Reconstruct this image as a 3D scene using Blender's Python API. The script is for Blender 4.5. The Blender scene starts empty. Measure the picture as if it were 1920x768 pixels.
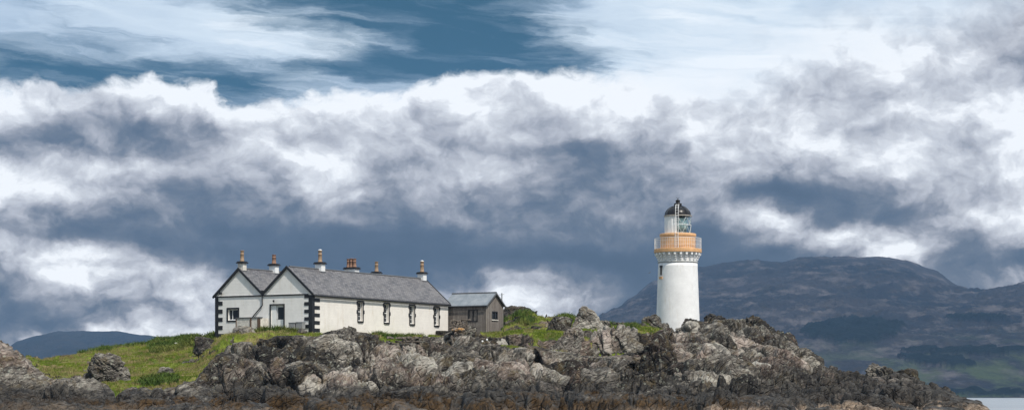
import bpy, math, random
import numpy as np
R = math.radians
random.seed(7)
rng = np.random.default_rng(7)
C = bpy.context.scene.collection
EYE = 1.6            # camera height above the sea, metres
F = 3900.0           # focal length in photo pixels (1920 wide)
HZ = 743.0           # horizon row

def at(px, py, Y):   # a sight line turned into a real point at distance Y
    return ((px-960)/F*Y, Y, EYE+(HZ-py)/F*Y)

# ------------------------------------------------------------------ camera
cam = bpy.data.cameras.new('camera'); camo = bpy.data.objects.new('camera', cam); C.objects.link(camo)
camo.location = (0, 0, EYE); camo.rotation_euler = (R(90), 0, 0)
cam.sensor_width = 36; cam.lens = F/1920*36
cam.shift_y = (HZ-384)/1920
cam.clip_start = 1; cam.clip_end = 60000
bpy.context.scene.camera = camo

# ------------------------------------------------------------------ view / exposure
S = bpy.context.scene
S.view_settings.view_transform = 'Standard'; S.view_settings.look = 'None'
S.view_settings.exposure = 0.18; S.view_settings.gamma = 1; S.view_settings.use_curve_mapping = False
S.render.engine = 'CYCLES'
S.cycles.max_bounces = 6; S.cycles.volume_bounces = 1; S.cycles.transparent_max_bounces = 12
S.cycles.use_denoising = True

# ------------------------------------------------------------------ sun
SUN_AZ, SUN_EL = 145.0, 54.0       # azimuth clockwise from the view direction (+Y)
sd = (math.sin(R(SUN_AZ))*math.cos(R(SUN_EL)), math.cos(R(SUN_AZ))*math.cos(R(SUN_EL)), math.sin(R(SUN_EL)))
sl = bpy.data.lights.new('sun', 'SUN'); sl.energy = 4.0; sl.angle = R(1.0); sl.color = (1.0, 0.93, 0.83)
so = bpy.data.objects.new('sun', sl); C.objects.link(so)
from mathutils import Vector, Matrix
so.rotation_euler = Vector(sd).to_track_quat('Z', 'Y').to_euler()

# ------------------------------------------------------------------ node helpers
class NT:
    def __init__(s, nt): s.t = nt; s.n = nt.nodes; s.l = nt.links
    def put(s, sock, v):
        if v is None: return
        if isinstance(v, bpy.types.NodeSocket): s.l.new(v, sock)
        else: sock.default_value = v
    def math(s, op, a, b=None, c=None, clamp=False):
        n = s.n.new('ShaderNodeMath'); n.operation = op; n.use_clamp = clamp
        s.put(n.inputs[0], a); s.put(n.inputs[1], b)
        if c is not None: s.put(n.inputs[2], c)
        return n.outputs[0]
    def vmath(s, op, a, b=None, scale=None):
        n = s.n.new('ShaderNodeVectorMath'); n.operation = op
        s.put(n.inputs[0], a)
        if b is not None: s.put(n.inputs[1], b)
        if scale is not None: s.put(n.inputs['Scale'], scale)
        return n.outputs[1] if op in ('LENGTH', 'DOT_PRODUCT') else n.outputs[0]
    def comb(s, x, y, z):
        n = s.n.new('ShaderNodeCombineXYZ')
        for i, v in enumerate((x, y, z)): s.put(n.inputs[i], v)
        return n.outputs[0]
    def sep(s, v):
        n = s.n.new('ShaderNodeSeparateXYZ'); s.put(n.inputs[0], v); return n.outputs
    def noise(s, vec, scale=5, detail=5, rough=0.5, dist=0.0, lac=2.0, typ='FBM', out=0):
        n = s.n.new('ShaderNodeTexNoise'); n.noise_type = typ
        s.put(n.inputs['Vector'], vec); n.inputs['Scale'].default_value = scale
        n.inputs['Detail'].default_value = detail; n.inputs['Roughness'].default_value = rough
        n.inputs['Lacunarity'].default_value = lac; n.inputs['Distortion'].default_value = dist
        return n.outputs[out]
    def vor(s, vec, scale=5, feat='F1', out=0, rand=1.0):
        n = s.n.new('ShaderNodeTexVoronoi'); n.feature = feat; s.put(n.inputs['Vector'], vec)
        n.inputs['Scale'].default_value = scale; n.inputs['Randomness'].default_value = rand
        return n.outputs[out]
    def mr(s, v, a, b, c=0.0, d=1.0, smooth=False):
        n = s.n.new('ShaderNodeMapRange'); n.interpolation_type = 'SMOOTHSTEP' if smooth else 'LINEAR'
        n.clamp = True
        s.put(n.inputs[0], v)
        for i, k in enumerate((a, b, c, d)): s.put(n.inputs[i+1], k)
        return n.outputs[0]
    def mix(s, f, a, b, mode='MIX'):
        n = s.n.new('ShaderNodeMix'); n.data_type = 'RGBA'; n.blend_type = mode; n.clamp_factor = True
        s.put(n.inputs[0], f)
        for k, v in ((6, a), (7, b)):
            if isinstance(v, (tuple, list)) and len(v) == 3: v = (*v, 1)
            s.put(n.inputs[k], v)
        return n.outputs[2]
    def ramp(s, f, stops, interp='LINEAR'):
        n = s.n.new('ShaderNodeValToRGB'); cr = n.color_ramp; cr.interpolation = interp
        s.put(n.inputs[0], f)
        while len(cr.elements) < len(stops): cr.elements.new(0.5)
        for e, (p, c) in zip(cr.elements, stops):
            e.position = p; e.color = (*c, 1) if len(c) == 3 else c
        return n.outputs[0]
    def bump(s, h, strength=0.5, dist=0.1, normal=None):
        n = s.n.new('ShaderNodeBump'); n.inputs['Strength'].default_value = strength
        n.inputs['Distance'].default_value = dist; s.put(n.inputs['Height'], h)
        if normal is not None: s.put(n.inputs['Normal'], normal)
        return n.outputs[0]
    def attr(s, name):
        n = s.n.new('ShaderNodeAttribute'); n.attribute_name = name; return n.outputs['Fac']
    def pos(s):
        return s.n.new('ShaderNodeNewGeometry').outputs['Position']
    def obj(s):
        return s.n.new('ShaderNodeTexCoord').outputs['Object']

# ------------------------------------------------------------------ world: daylight sky + layered clouds, laid out by compass direction
w = bpy.data.worlds.new('World'); S.world = w; w.use_nodes = True
w.node_tree.nodes.clear(); W = NT(w.node_tree)
outw = W.n.new('ShaderNodeOutputWorld'); bg = W.n.new('ShaderNodeBackground'); W.l.new(bg.outputs[0], outw.inputs[0])
bg.inputs['Strength'].default_value = 0.1
sky = W.n.new('ShaderNodeTexSky'); sky.sky_type = 'NISHITA'; sky.sun_disc = False
sky.sun_elevation = R(SUN_EL); sky.sun_rotation = R(SUN_AZ); sky.air_density = 1.0; sky.dust_density = 0.6; sky.ozone_density = 2.0
D = W.n.new('ShaderNodeTexCoord').outputs['Generated']
dx, dy, dz = W.sep(D)
az = W.math('ARCTAN2', dx, dy)
hl = W.math('SQRT', W.math('ADD', W.math('MULTIPLY', dx, dx), W.math('MULTIPLY', dy, dy)))
el = W.math('ARCTAN2', dz, hl)
U = W.math('MULTIPLY', az, 10.0)          # tenths of a radian: the photo spans about 4.8 units
V = W.math('MULTIPLY', el, 10.0)
def uA(px): return 10*math.atan((px-960)/F)
def vE(px, py): a = math.atan((px-960)/F); return 10*math.atan((HZ-py)/F*math.cos(a))
P = W.comb(U, V, 0.0)
SKY_COLS = [0,120,240,360,480,600,720,840,960,1080,1200,1320,1440,1560,1680,1800,1920]
# brightness of the cloud deck, rows from 120 px down in steps of 40
CUM = """
7 7 8 8 8 8 8 8 9 9 9 9 8 8 8 7 6
7 6 8 9 8 9 9 9 9 9 9 9 8 7 7 7 7
8 6 6 8 8 8 8 8 8 8 9 8 8 8 8 9 9
7 4 4 5 8 8 8 7 7 7 7 8 8 7 8 8 9
6 6 5 5 7 8 6 7 5 4 5 7 7 8 9 7 9
7 8 6 5 6 9 6 7 6 3 4 6 6 7 8 6 9
8 8 6 4 5 7 5 5 5 4 5 5 1 2 5 7 9
6 6 4 3 4 4 4 4 4 4 4 5 8 3 3 7 8
5 3 2 2 2 1 1 2 3 3 3 1 5 7 7 4 6
7 9 6 3 1 1 1 1 1 1 1 1 2 4 9 3 4
4 9 7 7 2 0 1 3 6 4 1 2 2 2 6 3 5
3 4 6 8 5 2 1 6 9 6 1 2 2 3 6 4 6
2 3 6 9 4 3 3 5 9 6 2 3 4 4 6 5 7
4 7 7 7 3 3 3 6 7 5 3 5 6 6 6 6 6"""
HIGH_B = """
6 7 7 7 6 5 4 5 6 6 7 8 8 7 7 7 7
6 7 7 7 8 6 5 5 6 7 7 8 8 8 7 7 7
6 6 7 7 8 8 6 5 4 7 8 8 8 8 8 7 6
6 6 6 6 6 7 4 3 4 5 8 9 9 8 7 7 6
7 7 6 6 6 7 6 5 5 5 8 9 8 8 8 8 7
7 7 7 6 5 7 7 7 7 8 9 9 8 8 8 8 8"""
HIGH_C = """
1 1 1 2 6 8 9 9 6 3 1 0 0 1 1 1 1
1 1 0 0 4 8 8 9 8 3 1 0 0 0 0 1 1
6 4 2 1 1 4 6 9 9 5 1 0 0 0 0 1 1
9 9 9 7 6 7 9 9 9 8 1 0 0 0 0 0 1
4 7 9 9 8 4 4 6 8 8 2 0 0 0 0 0 0
3 3 3 5 6 2 1 1 2 2 0 0 0 0 0 0 0"""
def tab(s): return [[int(c)/9 for c in r.split()] for r in s.strip().splitlines()]
def grid_field(u, v, rowsR, rowsG, y0):
    """blend a few elevation ramps across compass direction"""
    vlo, vhi = 0.0, 2.2
    res = None
    n = len(rowsR); t = W.mr(v, vlo, vhi)
    for j, px in enumerate(SKY_COLS):
        st = []
        for i in range(n-1, -1, -1):
            p = (vE(px, y0+40*i)-vlo)/(vhi-vlo)
            st.append((min(max(p, 0), 1), (rowsR[i][j], rowsG[i][j] if rowsG else 0, 0)))
        c = W.ramp(t, st, 'B_SPLINE' if False else 'EASE')
        if res is None: res = c
        else: res = W.mix(W.mr(u, uA(SKY_COLS[j-1]), uA(px), smooth=True), res, c)
    return res
# domain warps
w1 = W.noise(W.vmath('MULTIPLY', P, (1.0, 1.6, 1)), 1.6, 6, 0.55, out=1)
w1 = W.vmath('MULTIPLY', W.vmath('SUBTRACT', w1, (0.5, 0.5, 0.5)), (0.26, 0.12, 0))
w2 = W.noise(W.vmath('MULTIPLY', P, (1.0, 1.3, 1)), 6.0, 8, 0.6, out=1)
w2 = W.vmath('MULTIPLY', W.vmath('SUBTRACT', w2, (0.5, 0.5, 0.5)), (0.10, 0.07, 0))
PW = W.vmath('ADD', W.vmath('ADD', P, w1), w2)
uw, vw, _ = W.sep(PW)
cum = W.sep(grid_field(uw, vw, tab(CUM), None, 120))[0]
# relief of the cloud heaps: density here against density a little towards the light (up and right)
def heaps(p): return W.noise(W.vmath('MULTIPLY', p, (1.0, 1.55, 1)), 2.6, 7, 0.50, dist=0.15)
rel = W.math('SUBTRACT', heaps(PW), heaps(W.vmath('ADD', PW, (0.05, 0.085, 0))))
fine = W.math('SUBTRACT', W.noise(W.vmath('MULTIPLY', PW, (1.0, 1.5, 1)), 9.0, 8, 0.6), 0.5)
puff = W.math('SUBTRACT', heaps(PW), 0.5)
cw = W.mr(cum, 0.12, 0.65, 0.28, 1.05)
det = W.math('ADD', W.math('MULTIPLY', rel, 0.72), W.math('MULTIPLY', puff, 0.13))
lowm = W.mr(V, 1.35, 0.3)
h2 = lambda p: W.noise(W.vmath('MULTIPLY', p, (1.0, 1.5, 1)), 6.5, 7, 0.52, dist=0.2)
rel2 = W.math('SUBTRACT', h2(PW), h2(W.vmath('ADD', PW, (0.025, 0.045, 0))))
det = W.math('ADD', det, W.math('MULTIPLY', W.math('MULTIPLY', rel2, 0.60), W.mr(lowm, 0, 1, 0.25, 0.9)))
det = W.math('ADD', det, W.math('MULTIPLY', fine, 0.09))
def caul(p):
    v_ = W.n.new('ShaderNodeTexVoronoi'); v_.feature = 'SMOOTH_F1'; v_.inputs['Smoothness'].default_value = 0.35
    v_.voronoi_dimensions = '2D'; W.put(v_.inputs['Vector'], W.vmath('MULTIPLY', p, (1.0, 1.35, 1))); v_.inputs['Scale'].default_value = 2.5
    v_.inputs['Detail'].default_value = 4; v_.inputs['Roughness'].default_value = 0.58; v_.inputs['Lacunarity'].default_value = 2.2; v_.normalize = True
    return v_.outputs[0]
relc = W.math('SUBTRACT', caul(W.vmath('ADD', PW, (0.030, 0.07, 0))), caul(PW))
det = W.math('ADD', det, W.math('MULTIPLY', relc, 0.78))
cb = W.math('ADD', cum, W.math('MULTIPLY', det, cw))
cb = W.math('ADD', cb, W.math('MULTIPLY', W.math('SUBTRACT', cb, 0.80), 0.12))
RAMP = [(0.0, (.046,.056,.066)), (0.14, (.066,.078,.094)), (0.3, (.118,.126,.138)), (0.45, (.255,.250,.258)), (0.6, (.43,.42,.43)), (0.75, (.60,.595,.60)), (0.88, (.78,.78,.78)), (1.0, (1.0,1.0,.985))]
cumc = W.ramp(cb, RAMP)
# high layer: streaky cirrus over clear blue
ws = W.noise(W.vmath('MULTIPLY', P, (0.55, 2.6, 1)), 1.5, 7, 0.6, out=1)
PS = W.vmath('ADD', P, W.vmath('MULTIPLY', W.vmath('SUBTRACT', ws, (0.5, 0.5, 0.5)), (0.9, 0.22, 0)))
us, vs, _ = W.sep(PS)
hg = W.sep(grid_field(us, vs, tab(HIGH_B), tab(HIGH_C), 0))
SK = W.comb(W.math('ADD', us, W.math('MULTIPLY', vs, 1.5)), W.math('ADD', vs, W.math('MULTIPLY', us, 0.10)), 0.0)
stre = W.math('SUBTRACT', W.noise(W.vmath('MULTIPLY', SK, (0.6, 5.0, 1)), 2.2, 8, 0.6, dist=0.3), 0.5)
hb = W.math('ADD', hg[0], W.math('MULTIPLY', stre, 0.40))
hc = W.math('ADD', hg[1], W.math('MULTIPLY', stre, -1.25))
circ = W.ramp(hb, [(0.0, (.12,.22,.33)), (0.4, (.26,.36,.48)), (0.65, (.46,.56,.67)), (0.85, (.68,.77,.84)), (1.0, (.92,.96,.98))])
clear = W.mix(1.0, W.vmath('MULTIPLY', sky.outputs[0], (0.001, 0.004, 0.005)), (0.0, 0.042, 0.066), 'ADD')
high = W.mix(W.mr(hc, 0.10, 1.0, smooth=True), circ, clear)
# upper edge of the cloud bank
fc = W.n.new('ShaderNodeFloatCurve'); cm = fc.mapping.curves[0]
EDGE = [(-400,165),(0,170),(60,160),(130,172),(200,158),(290,150),(360,156),(420,172),(450,206),(500,196),(600,186),(720,176),(800,160),(860,147),(1000,138),(1100,146),(1200,152),(1300,160),(1380,150),(1450,120),(1520,90),(1600,58),(1700,45),(1800,30),(1920,-20),(2300,-100)]
ulo, uhi = uA(-400), uA(2300); vl, vh = 0.8, 2.4
while len(cm.points) < len(EDGE): cm.points.new(0.5, 0.5)
for p_, (px, py) in zip(sorted(cm.points, key=lambda q: q.location[0]), EDGE): pass
for i, (px, py) in enumerate(EDGE):
    cm.points[i].location = ((uA(px)-ulo)/(uhi-ulo), (vE(px, py)-vl)/(vh-vl))
fc.mapping.update()
W.put(fc.inputs['Value'], W.mr(uw, ulo, uhi))
edge = W.mr(fc.outputs[0], 0, 1, vl, vh)
bill = W.math('SUBTRACT', W.vor(W.vmath('ADD', P, W.vmath('SCALE', w2, None, 0.7)), 7.5, 'SMOOTH_F1'), 0.5)
dd = W.math('SUBTRACT', W.math('ADD', edge, W.math('ADD', W.math('MULTIPLY', bill, -0.07), W.math('MULTIPLY', fine, 0.10))), V)
soft = W.mr(U, uA(1150), uA(1400), 0.028, 0.25)
bank = W.mr(dd, W.math('MULTIPLY', soft, -1.0), soft, smooth=True)
rim = W.mr(dd, 0.16, 0.0, 0.0, 0.18, smooth=True)      # thin bright crown of the heap
cumc2 = W.ramp(W.math('MULTIPLY', W.math('ADD', cb, rim), 0.935), RAMP)
skyc = W.mix(bank, high, cumc2)
for nd_ in W.n:
    if nd_.bl_idname == 'ShaderNodeTexNoise': nd_.noise_dimensions = '2D'
    if nd_.bl_idname == 'ShaderNodeTexVoronoi': nd_.voronoi_dimensions = '2D'
# lower hemisphere: dull sea tone
skyc = W.mix(W.mr(V, -0.3, 0.0), (0.10, 0.13, 0.16), skyc)
W.put(bg.inputs['Color'], W.vmath('SCALE', skyc, None, 10.0))

# ------------------------------------------------------------------ mesh helpers
def link(name, me, mat=None, parent=None):
    o = bpy.data.objects.new(name, me); C.objects.link(o)
    if mat:
        for m in (mat if isinstance(mat, (list, tuple)) else [mat]): me.materials.append(m)
    if parent: o.parent = parent
    return o
def tag(o, label=None, cat=None, group=None, kind=None):
    if label: o['label'] = label
    if cat: o['category'] = cat
    if group: o['group'] = group
    if kind: o['kind'] = kind
    return o
def empty(name, loc=(0,0,0), rz=0.0):
    o = bpy.data.objects.new(name, None); C.objects.link(o); o.location = loc; o.rotation_euler = (0, 0, rz)
    o.empty_display_size = 0.5
    return o
class MB:
    def __init__(s): s.v = []; s.f = []
    def add(s, vs, fs):
        b = len(s.v); s.v += [tuple(p) for p in vs]; s.f += [tuple(i+b for i in f) for f in fs]; return s
    def box(s, x0, x1, y0, y1, z0, z1):
        return s.add([(x0,y0,z0),(x1,y0,z0),(x1,y1,z0),(x0,y1,z0),(x0,y0,z1),(x1,y0,z1),(x1,y1,z1),(x0,y1,z1)],
                     [(0,3,2,1),(4,5,6,7),(0,1,5,4),(1,2,6,5),(2,3,7,6),(3,0,4,7)])
    def prism(s, poly, d, ax):      # poly of 3D points extruded by vector d
        n = len(poly); v = [Vector(p) for p in poly]; d = Vector(d)
        s.add([tuple(p) for p in v]+[tuple(p+d) for p in v],
              [tuple(range(n))[::-1], tuple(range(n, 2*n))]+[(i, (i+1)%n, n+(i+1)%n, n+i) for i in range(n)]); return s
    def tube(s, a, b, r0, r1=None, n=10, cap=True):
        a, b = Vector(a), Vector(b); r1 = r0 if r1 is None else r1
        q = (b-a).to_track_quat('Z', 'Y'); vs = []
        for c, r in ((a, r0), (b, r1)):
            for i in range(n):
                t = 2*math.pi*i/n; vs.append(c+q@Vector((r*math.cos(t), r*math.sin(t), 0)))
        fs = [(i, (i+1)%n, n+(i+1)%n, n+i) for i in range(n)]
        if cap: fs += [tuple(range(n))[::-1], tuple(range(n, 2*n))]
        return s.add(vs, fs)
    def lathe(s, prof, n=48, c=(0,0), a0=0.0, a1=2*math.pi):
        full = abs(a1-a0-2*math.pi) < 1e-6; m = n if full else n+1; vs = []
        for r, z in prof:
            for i in range(m):
                t = a0+(a1-a0)*i/n; vs.append((c[0]+r*math.cos(t), c[1]+r*math.sin(t), z))
        fs = []
        for k in range(len(prof)-1):
            for i in range(n):
                j = (i+1) % m; fs.append((k*m+i, k*m+j, (k+1)*m+j, (k+1)*m+i))
        return s.add(vs, fs)
    def mesh(s, smooth=False):
        me = bpy.data.meshes.new('m'); me.from_pydata(s.v, [], s.f); me.update()
        if smooth:
            me.polygons.foreach_set('use_smooth', [True]*len(me.polygons))
        return me
    def build(s, name, mat, parent=None, smooth=False, bevel=0.0):
        import bmesh
        me = s.mesh(); bm = bmesh.new(); bm.from_mesh(me); bmesh.ops.recalc_face_normals(bm, faces=bm.faces)
        if bevel:
            es = [e for e in bm.edges if len(e.link_faces) == 2 and e.calc_face_angle(0) > 0.6]
            bmesh.ops.bevel(bm, geom=es, offset=bevel, segments=1, affect='EDGES')
        bm.to_mesh(me); bm.free()
        me.polygons.foreach_set('use_smooth', [smooth]*len(me.polygons))
        return link(name, me, mat, parent)
def np_mesh(name, verts, faces, mat, smooth=True, attrs=None, parent=None):
    me = bpy.data.meshes.new(name); nv, nf = len(verts), len(faces); k = faces.shape[1]
    me.vertices.add(nv); me.vertices.foreach_set('co', np.ascontiguousarray(verts, np.float32).ravel())
    me.loops.add(nf*k); me.loops.foreach_set('vertex_index', np.ascontiguousarray(faces, np.int32).ravel())
    me.polygons.add(nf); me.polygons.foreach_set('loop_start', np.arange(0, nf*k, k, dtype=np.int32))
    me.update(calc_edges=True)
    me.polygons.foreach_set('use_smooth', np.full(nf, smooth))
    for a, v in (attrs or {}).items():
        at_ = me.attributes.new(a, 'FLOAT', 'POINT'); at_.data.foreach_set('value', np.ascontiguousarray(v, np.float32).ravel())
    return link(name, me, mat, parent)
def grid_faces(nr, nc):
    i = np.arange(nr-1)[:, None]*nc+np.arange(nc-1)[None, :]
    return np.stack([i, i+1, i+nc+1, i+nc], -1).reshape(-1, 4)

# ------------------------------------------------------------------ numpy noise
def _h(ix, iy, iz, s):
    n = (ix.astype(np.uint32)*np.uint32(374761393)) ^ (iy.astype(np.uint32)*np.uint32(668265263)) ^ (iz.astype(np.uint32)*np.uint32(2147483647)) ^ np.uint32((s*1274126177) & 0xffffffff)
    n = (n ^ (n >> np.uint32(13)))*np.uint32(1274126177); n = (n ^ (n >> np.uint32(15)))*np.uint32(2246822519)
    return n ^ (n >> np.uint32(16))
def _hf(ix, iy, iz, s): return _h(ix, iy, iz, s).astype(np.float32)/np.float32(4294967295.0)
def vnoise(p, s=0):
    """smooth value noise, -1..1"""
    f = np.floor(p); i = f.astype(np.int32); t = (p-f).astype(np.float32); t = t*t*t*(t*(t*6-15)+10)
    r = 0
    for a in (0, 1):
        wx = t[:, 0] if a else 1-t[:, 0]
        for b in (0, 1):
            wy = t[:, 1] if b else 1-t[:, 1]
            for c in (0, 1):
                wz = t[:, 2] if c else 1-t[:, 2]
                r = r+wx*wy*wz*_hf(i[:, 0]+a, i[:, 1]+b, i[:, 2]+c, s)
    return r*2-1
def fbm(p, o=4, s=0, g=0.5, ridged=False):
    a, r, tot = 1.0, 0, 0
    for k in range(o):
        n = vnoise(p*(2.03**k)+k*17.3, s+k)
        r = r+a*((1-2*np.abs(n)) if ridged else n); tot += a; a *= g
    return r/tot
def worley(p, s=0):
    f = np.floor(p); i = f.astype(np.int32); t = (p-f).astype(np.float32)
    d1 = np.full(len(p), 9, np.float32); d2 = d1.copy()
    for a in (-1, 0, 1):
        for b in (-1, 0, 1):
            for c in (-1, 0, 1):
                h = _h(i[:, 0]+a, i[:, 1]+b, i[:, 2]+c, s)
                x = a+(h & np.uint32(1023)).astype(np.float32)/1023-t[:, 0]
                y = b+((h >> np.uint32(10)) & np.uint32(1023)).astype(np.float32)/1023-t[:, 1]
                z = c+((h >> np.uint32(20)) & np.uint32(1023)).astype(np.float32)/1023-t[:, 2]
                d = x*x+y*y+z*z
                lo = d < d1
                d2 = np.where(lo, d1, np.minimum(d2, d)); d1 = np.where(lo, d, d1)
    return np.sqrt(d1), np.sqrt(d2)
def sstep(x, a, b): t = np.clip((x-a)/(b-a), 0, 1); return t*t*(3-2*t)

# ------------------------------------------------------------------ materials
def mat(name):
    m = bpy.data.materials.new(name); m.use_nodes = True; nt = NT(m.node_tree)
    b = m.node_tree.nodes['Principled BSDF']; return m, nt, b
def flat(name, col, rough=0.6, metal=0.0, var=0.25, scale=3.0, bump=0.0, spec=0.3):
    m, n, b = mat(name); p = n.obj()
    f = n.noise(p, scale, 6, 0.65)
    c = n.mix(n.mr(f, 0.3, 0.7), tuple(x*(1-var) for x in col), tuple(min(x*(1+var*0.6), 1) for x in col))
    n.put(b.inputs['Base Color'], c); b.inputs['Roughness'].default_value = rough; b.inputs['Metallic'].default_value = metal
    b.inputs['Specular IOR Level'].default_value = spec
    if bump: n.put(b.inputs['Normal'], n.bump(n.noise(p, scale*8, 5, 0.7), bump, 0.02))
    return m

def strata_dir(n, p):
    """coordinates along and across the tilted rock bedding"""
    wv = n.vmath('SCALE', n.vmath('SUBTRACT', n.noise(p, 0.07, 3, 0.5, out=1), (0.5,0.5,0.5)), None, 7.0)
    q = n.vmath('ADD', p, wv)
    m = n.n.new('ShaderNodeMapping'); n.put(m.inputs['Vector'], q); m.inputs['Rotation'].default_value = (R(20), R(38), R(25))
    return m.outputs[0]
def rock_nodes(n, p, tide=True):
    q = strata_dir(n, p)
    bands = n.noise(n.vmath('MULTIPLY', q, (0.16, 0.30, 2.2)), 1.3, 7, 0.66)
    fine = n.noise(n.vmath('MULTIPLY', q, (0.55, 0.8, 2.4)), 2.6, 7, 0.72)
    big = n.noise(p, 0.13, 4, 0.55)
    mid = n.noise(p, 0.9, 6, 0.65)
    tone = n.noise(n.vmath('ADD', p, (13, 5, 1)), 0.20, 5, 0.6, dist=0.4)
    v = n.math('ADD', n.math('ADD', n.math('MULTIPLY', bands, 0.42), n.math('MULTIPLY', fine, 0.5)), n.math('ADD', n.math('MULTIPLY', n.math('SUBTRACT', tone, 0.5), 0.35), n.math('MULTIPLY', n.math('SUBTRACT', n.attr('tone'), 0.42), 0.26)))
    v = n.math('ADD', n.math('MULTIPLY', n.math('SUBTRACT', v, 0.5), 1.45), 0.485)  # contrast raised: self-shadow and highlights put into the tone, besides banding and lichen
    grey = n.ramp(v, [(0.32, (.022,.020,.018)), (0.42, (.062,.055,.048)), (0.5, (.122,.110,.096)), (0.58, (.225,.206,.180)), (0.70, (.42,.395,.35))])
    pink = n.ramp(v, [(0.32, (.034,.026,.022)), (0.43, (.110,.082,.068)), (0.54, (.195,.152,.128)), (0.70, (.39,.33,.29))])
    c = n.mix(n.mr(n.math('ADD', big, n.math('MULTIPLY', n.attr('pink'), 0.16)), 0.58, 0.70), grey, pink)
    # pale green-grey lichen blotches
    li = n.noise(p, 2.6, 6, 0.7); c = n.mix(n.math('MULTIPLY', n.mr(li, 0.56, 0.64), 0.6), c, (.42,.43,.36))
    # black lichen and wet stains
    bl = n.noise(p, 0.55, 7, 0.7, dist=0.4); c = n.mix(n.math('MULTIPLY', n.mr(bl, 0.53, 0.62), 0.72), c, (.035,.034,.034))
    br = n.noise(n.vmath('ADD', p, (31, 7, 3)), 0.8, 6, 0.7); c = n.mix(n.math('MULTIPLY', n.mr(br, 0.52, 0.64), 0.55), c, (.135,.100,.048))
    h = n.math('ADD', n.math('MULTIPLY', bands, 1.0), n.math('ADD', n.math('MULTIPLY', fine, 0.6), n.math('MULTIPLY', mid, 0.5)))
    cr = n.vor(n.vmath('MULTIPLY', q, (0.8, 0.8, 1.6)), 1.3, 'DISTANCE_TO_EDGE')
    h = n.math('ADD', h, n.math('MULTIPLY', n.mr(cr, 0.0, 0.10), 0.35))
    return c, h
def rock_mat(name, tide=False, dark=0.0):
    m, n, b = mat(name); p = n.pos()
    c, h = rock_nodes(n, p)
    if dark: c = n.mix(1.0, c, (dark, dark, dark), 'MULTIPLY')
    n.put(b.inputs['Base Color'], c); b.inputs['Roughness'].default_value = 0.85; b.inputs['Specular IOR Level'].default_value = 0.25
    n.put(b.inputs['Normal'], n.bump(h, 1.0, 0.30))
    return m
def ground_mat():
    m, n, b = mat('island_rock_and_turf'); p = n.pos()
    c, h = rock_nodes(n, p)
    x, y, z = n.sep(p)
    # intertidal zones by height above the sea
    wob = n.math('MULTIPLY', n.math('SUBTRACT', n.noise(p, 0.20, 6, 0.65), 0.5), 4.2)
    zz = n.math('ADD', z, wob)
    tz = n.noise(p, 1.6, 7, 0.7)
    dk = n.mix(n.mr(tz, 0.42, 0.68), (.018,.017,.017), (.10,.092,.082))
    c = n.mix(n.math('MULTIPLY', n.mr(zz, 2.9, 1.9), n.mr(n.noise(p, 0.5, 6, 0.7), 0.30, 0.46)), c, dk)
    c = n.mix(n.math('MULTIPLY', n.math('MULTIPLY', n.attr('splash'), n.mr(zz, 5.6, 3.6)), n.mr(n.noise(p, 0.45, 6, 0.7), 0.34, 0.52, 0.35, 0.95)), c, dk)
    weed = n.mix(n.mr(n.noise(p, 3.0, 7, 0.75), 0.38, 0.64), (.016,.011,.006), (.105,.060,.022))
    wf = n.math('MULTIPLY', n.mr(zz, 1.75, 1.35), n.mr(n.noise(p, 0.30, 6, 0.7), 0.44, 0.52))
    wf = n.math('MULTIPLY', wf, n.attr('weed'))
    c = n.mix(wf, c, weed)
    tan = n.mix(n.mr(tz, 0.35, 0.65), (.11,.075,.050), (.42,.33,.25))
    c = n.mix(n.math('MULTIPLY', n.mr(zz, 0.95, 0.55), n.attr('tan')), c, tan)
    # turf
    g = n.attr('grass')
    gn = n.noise(p, 0.33, 5, 0.6); gf = n.noise(p, 2.2, 6, 0.7)
    gc = n.mix(n.mr(gn, 0.40, 0.60), (.095,.135,.015), (.185,.230,.026))
    gc = n.mix(n.mr(n.noise(n.vmath('ADD', p, (9, 4, 0)), 0.22, 6, 0.68), 0.49, 0.60), gc, (.23,.175,.085))
    gc = n.mix(n.math('MULTIPLY', n.mr(n.noise(n.vmath('ADD', p, (2, 14, 0)), 0.45, 6, 0.7), 0.54, 0.64), 0.8), gc, (.035,.052,.014))
    gc = n.mix(1.0, gc, n.ramp(gf, [(0.3, (.55,.55,.55)), (0.7, (1.3,1.3,1.3))]), 'MULTIPLY')
    gm = n.mr(n.math('ADD', g, n.math('MULTIPLY', n.math('SUBTRACT', gf, 0.5), 0.7)), 0.40, 0.58)
    c = n.mix(gm, c, gc)
    n.put(b.inputs['Base Color'], c); n.put(b.inputs['Roughness'], n.mr(zz, 1.0, 3.0, 0.55, 0.9))
    b.inputs['Specular IOR Level'].default_value = 0.25
    hb_ = n.mix(gm, n.comb(h, h, h), n.comb(gf, gf, gf))
    n.put(b.inputs['Normal'], n.bump(n.sep(hb_)[0], 1.0, 0.36))
    return m

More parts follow.
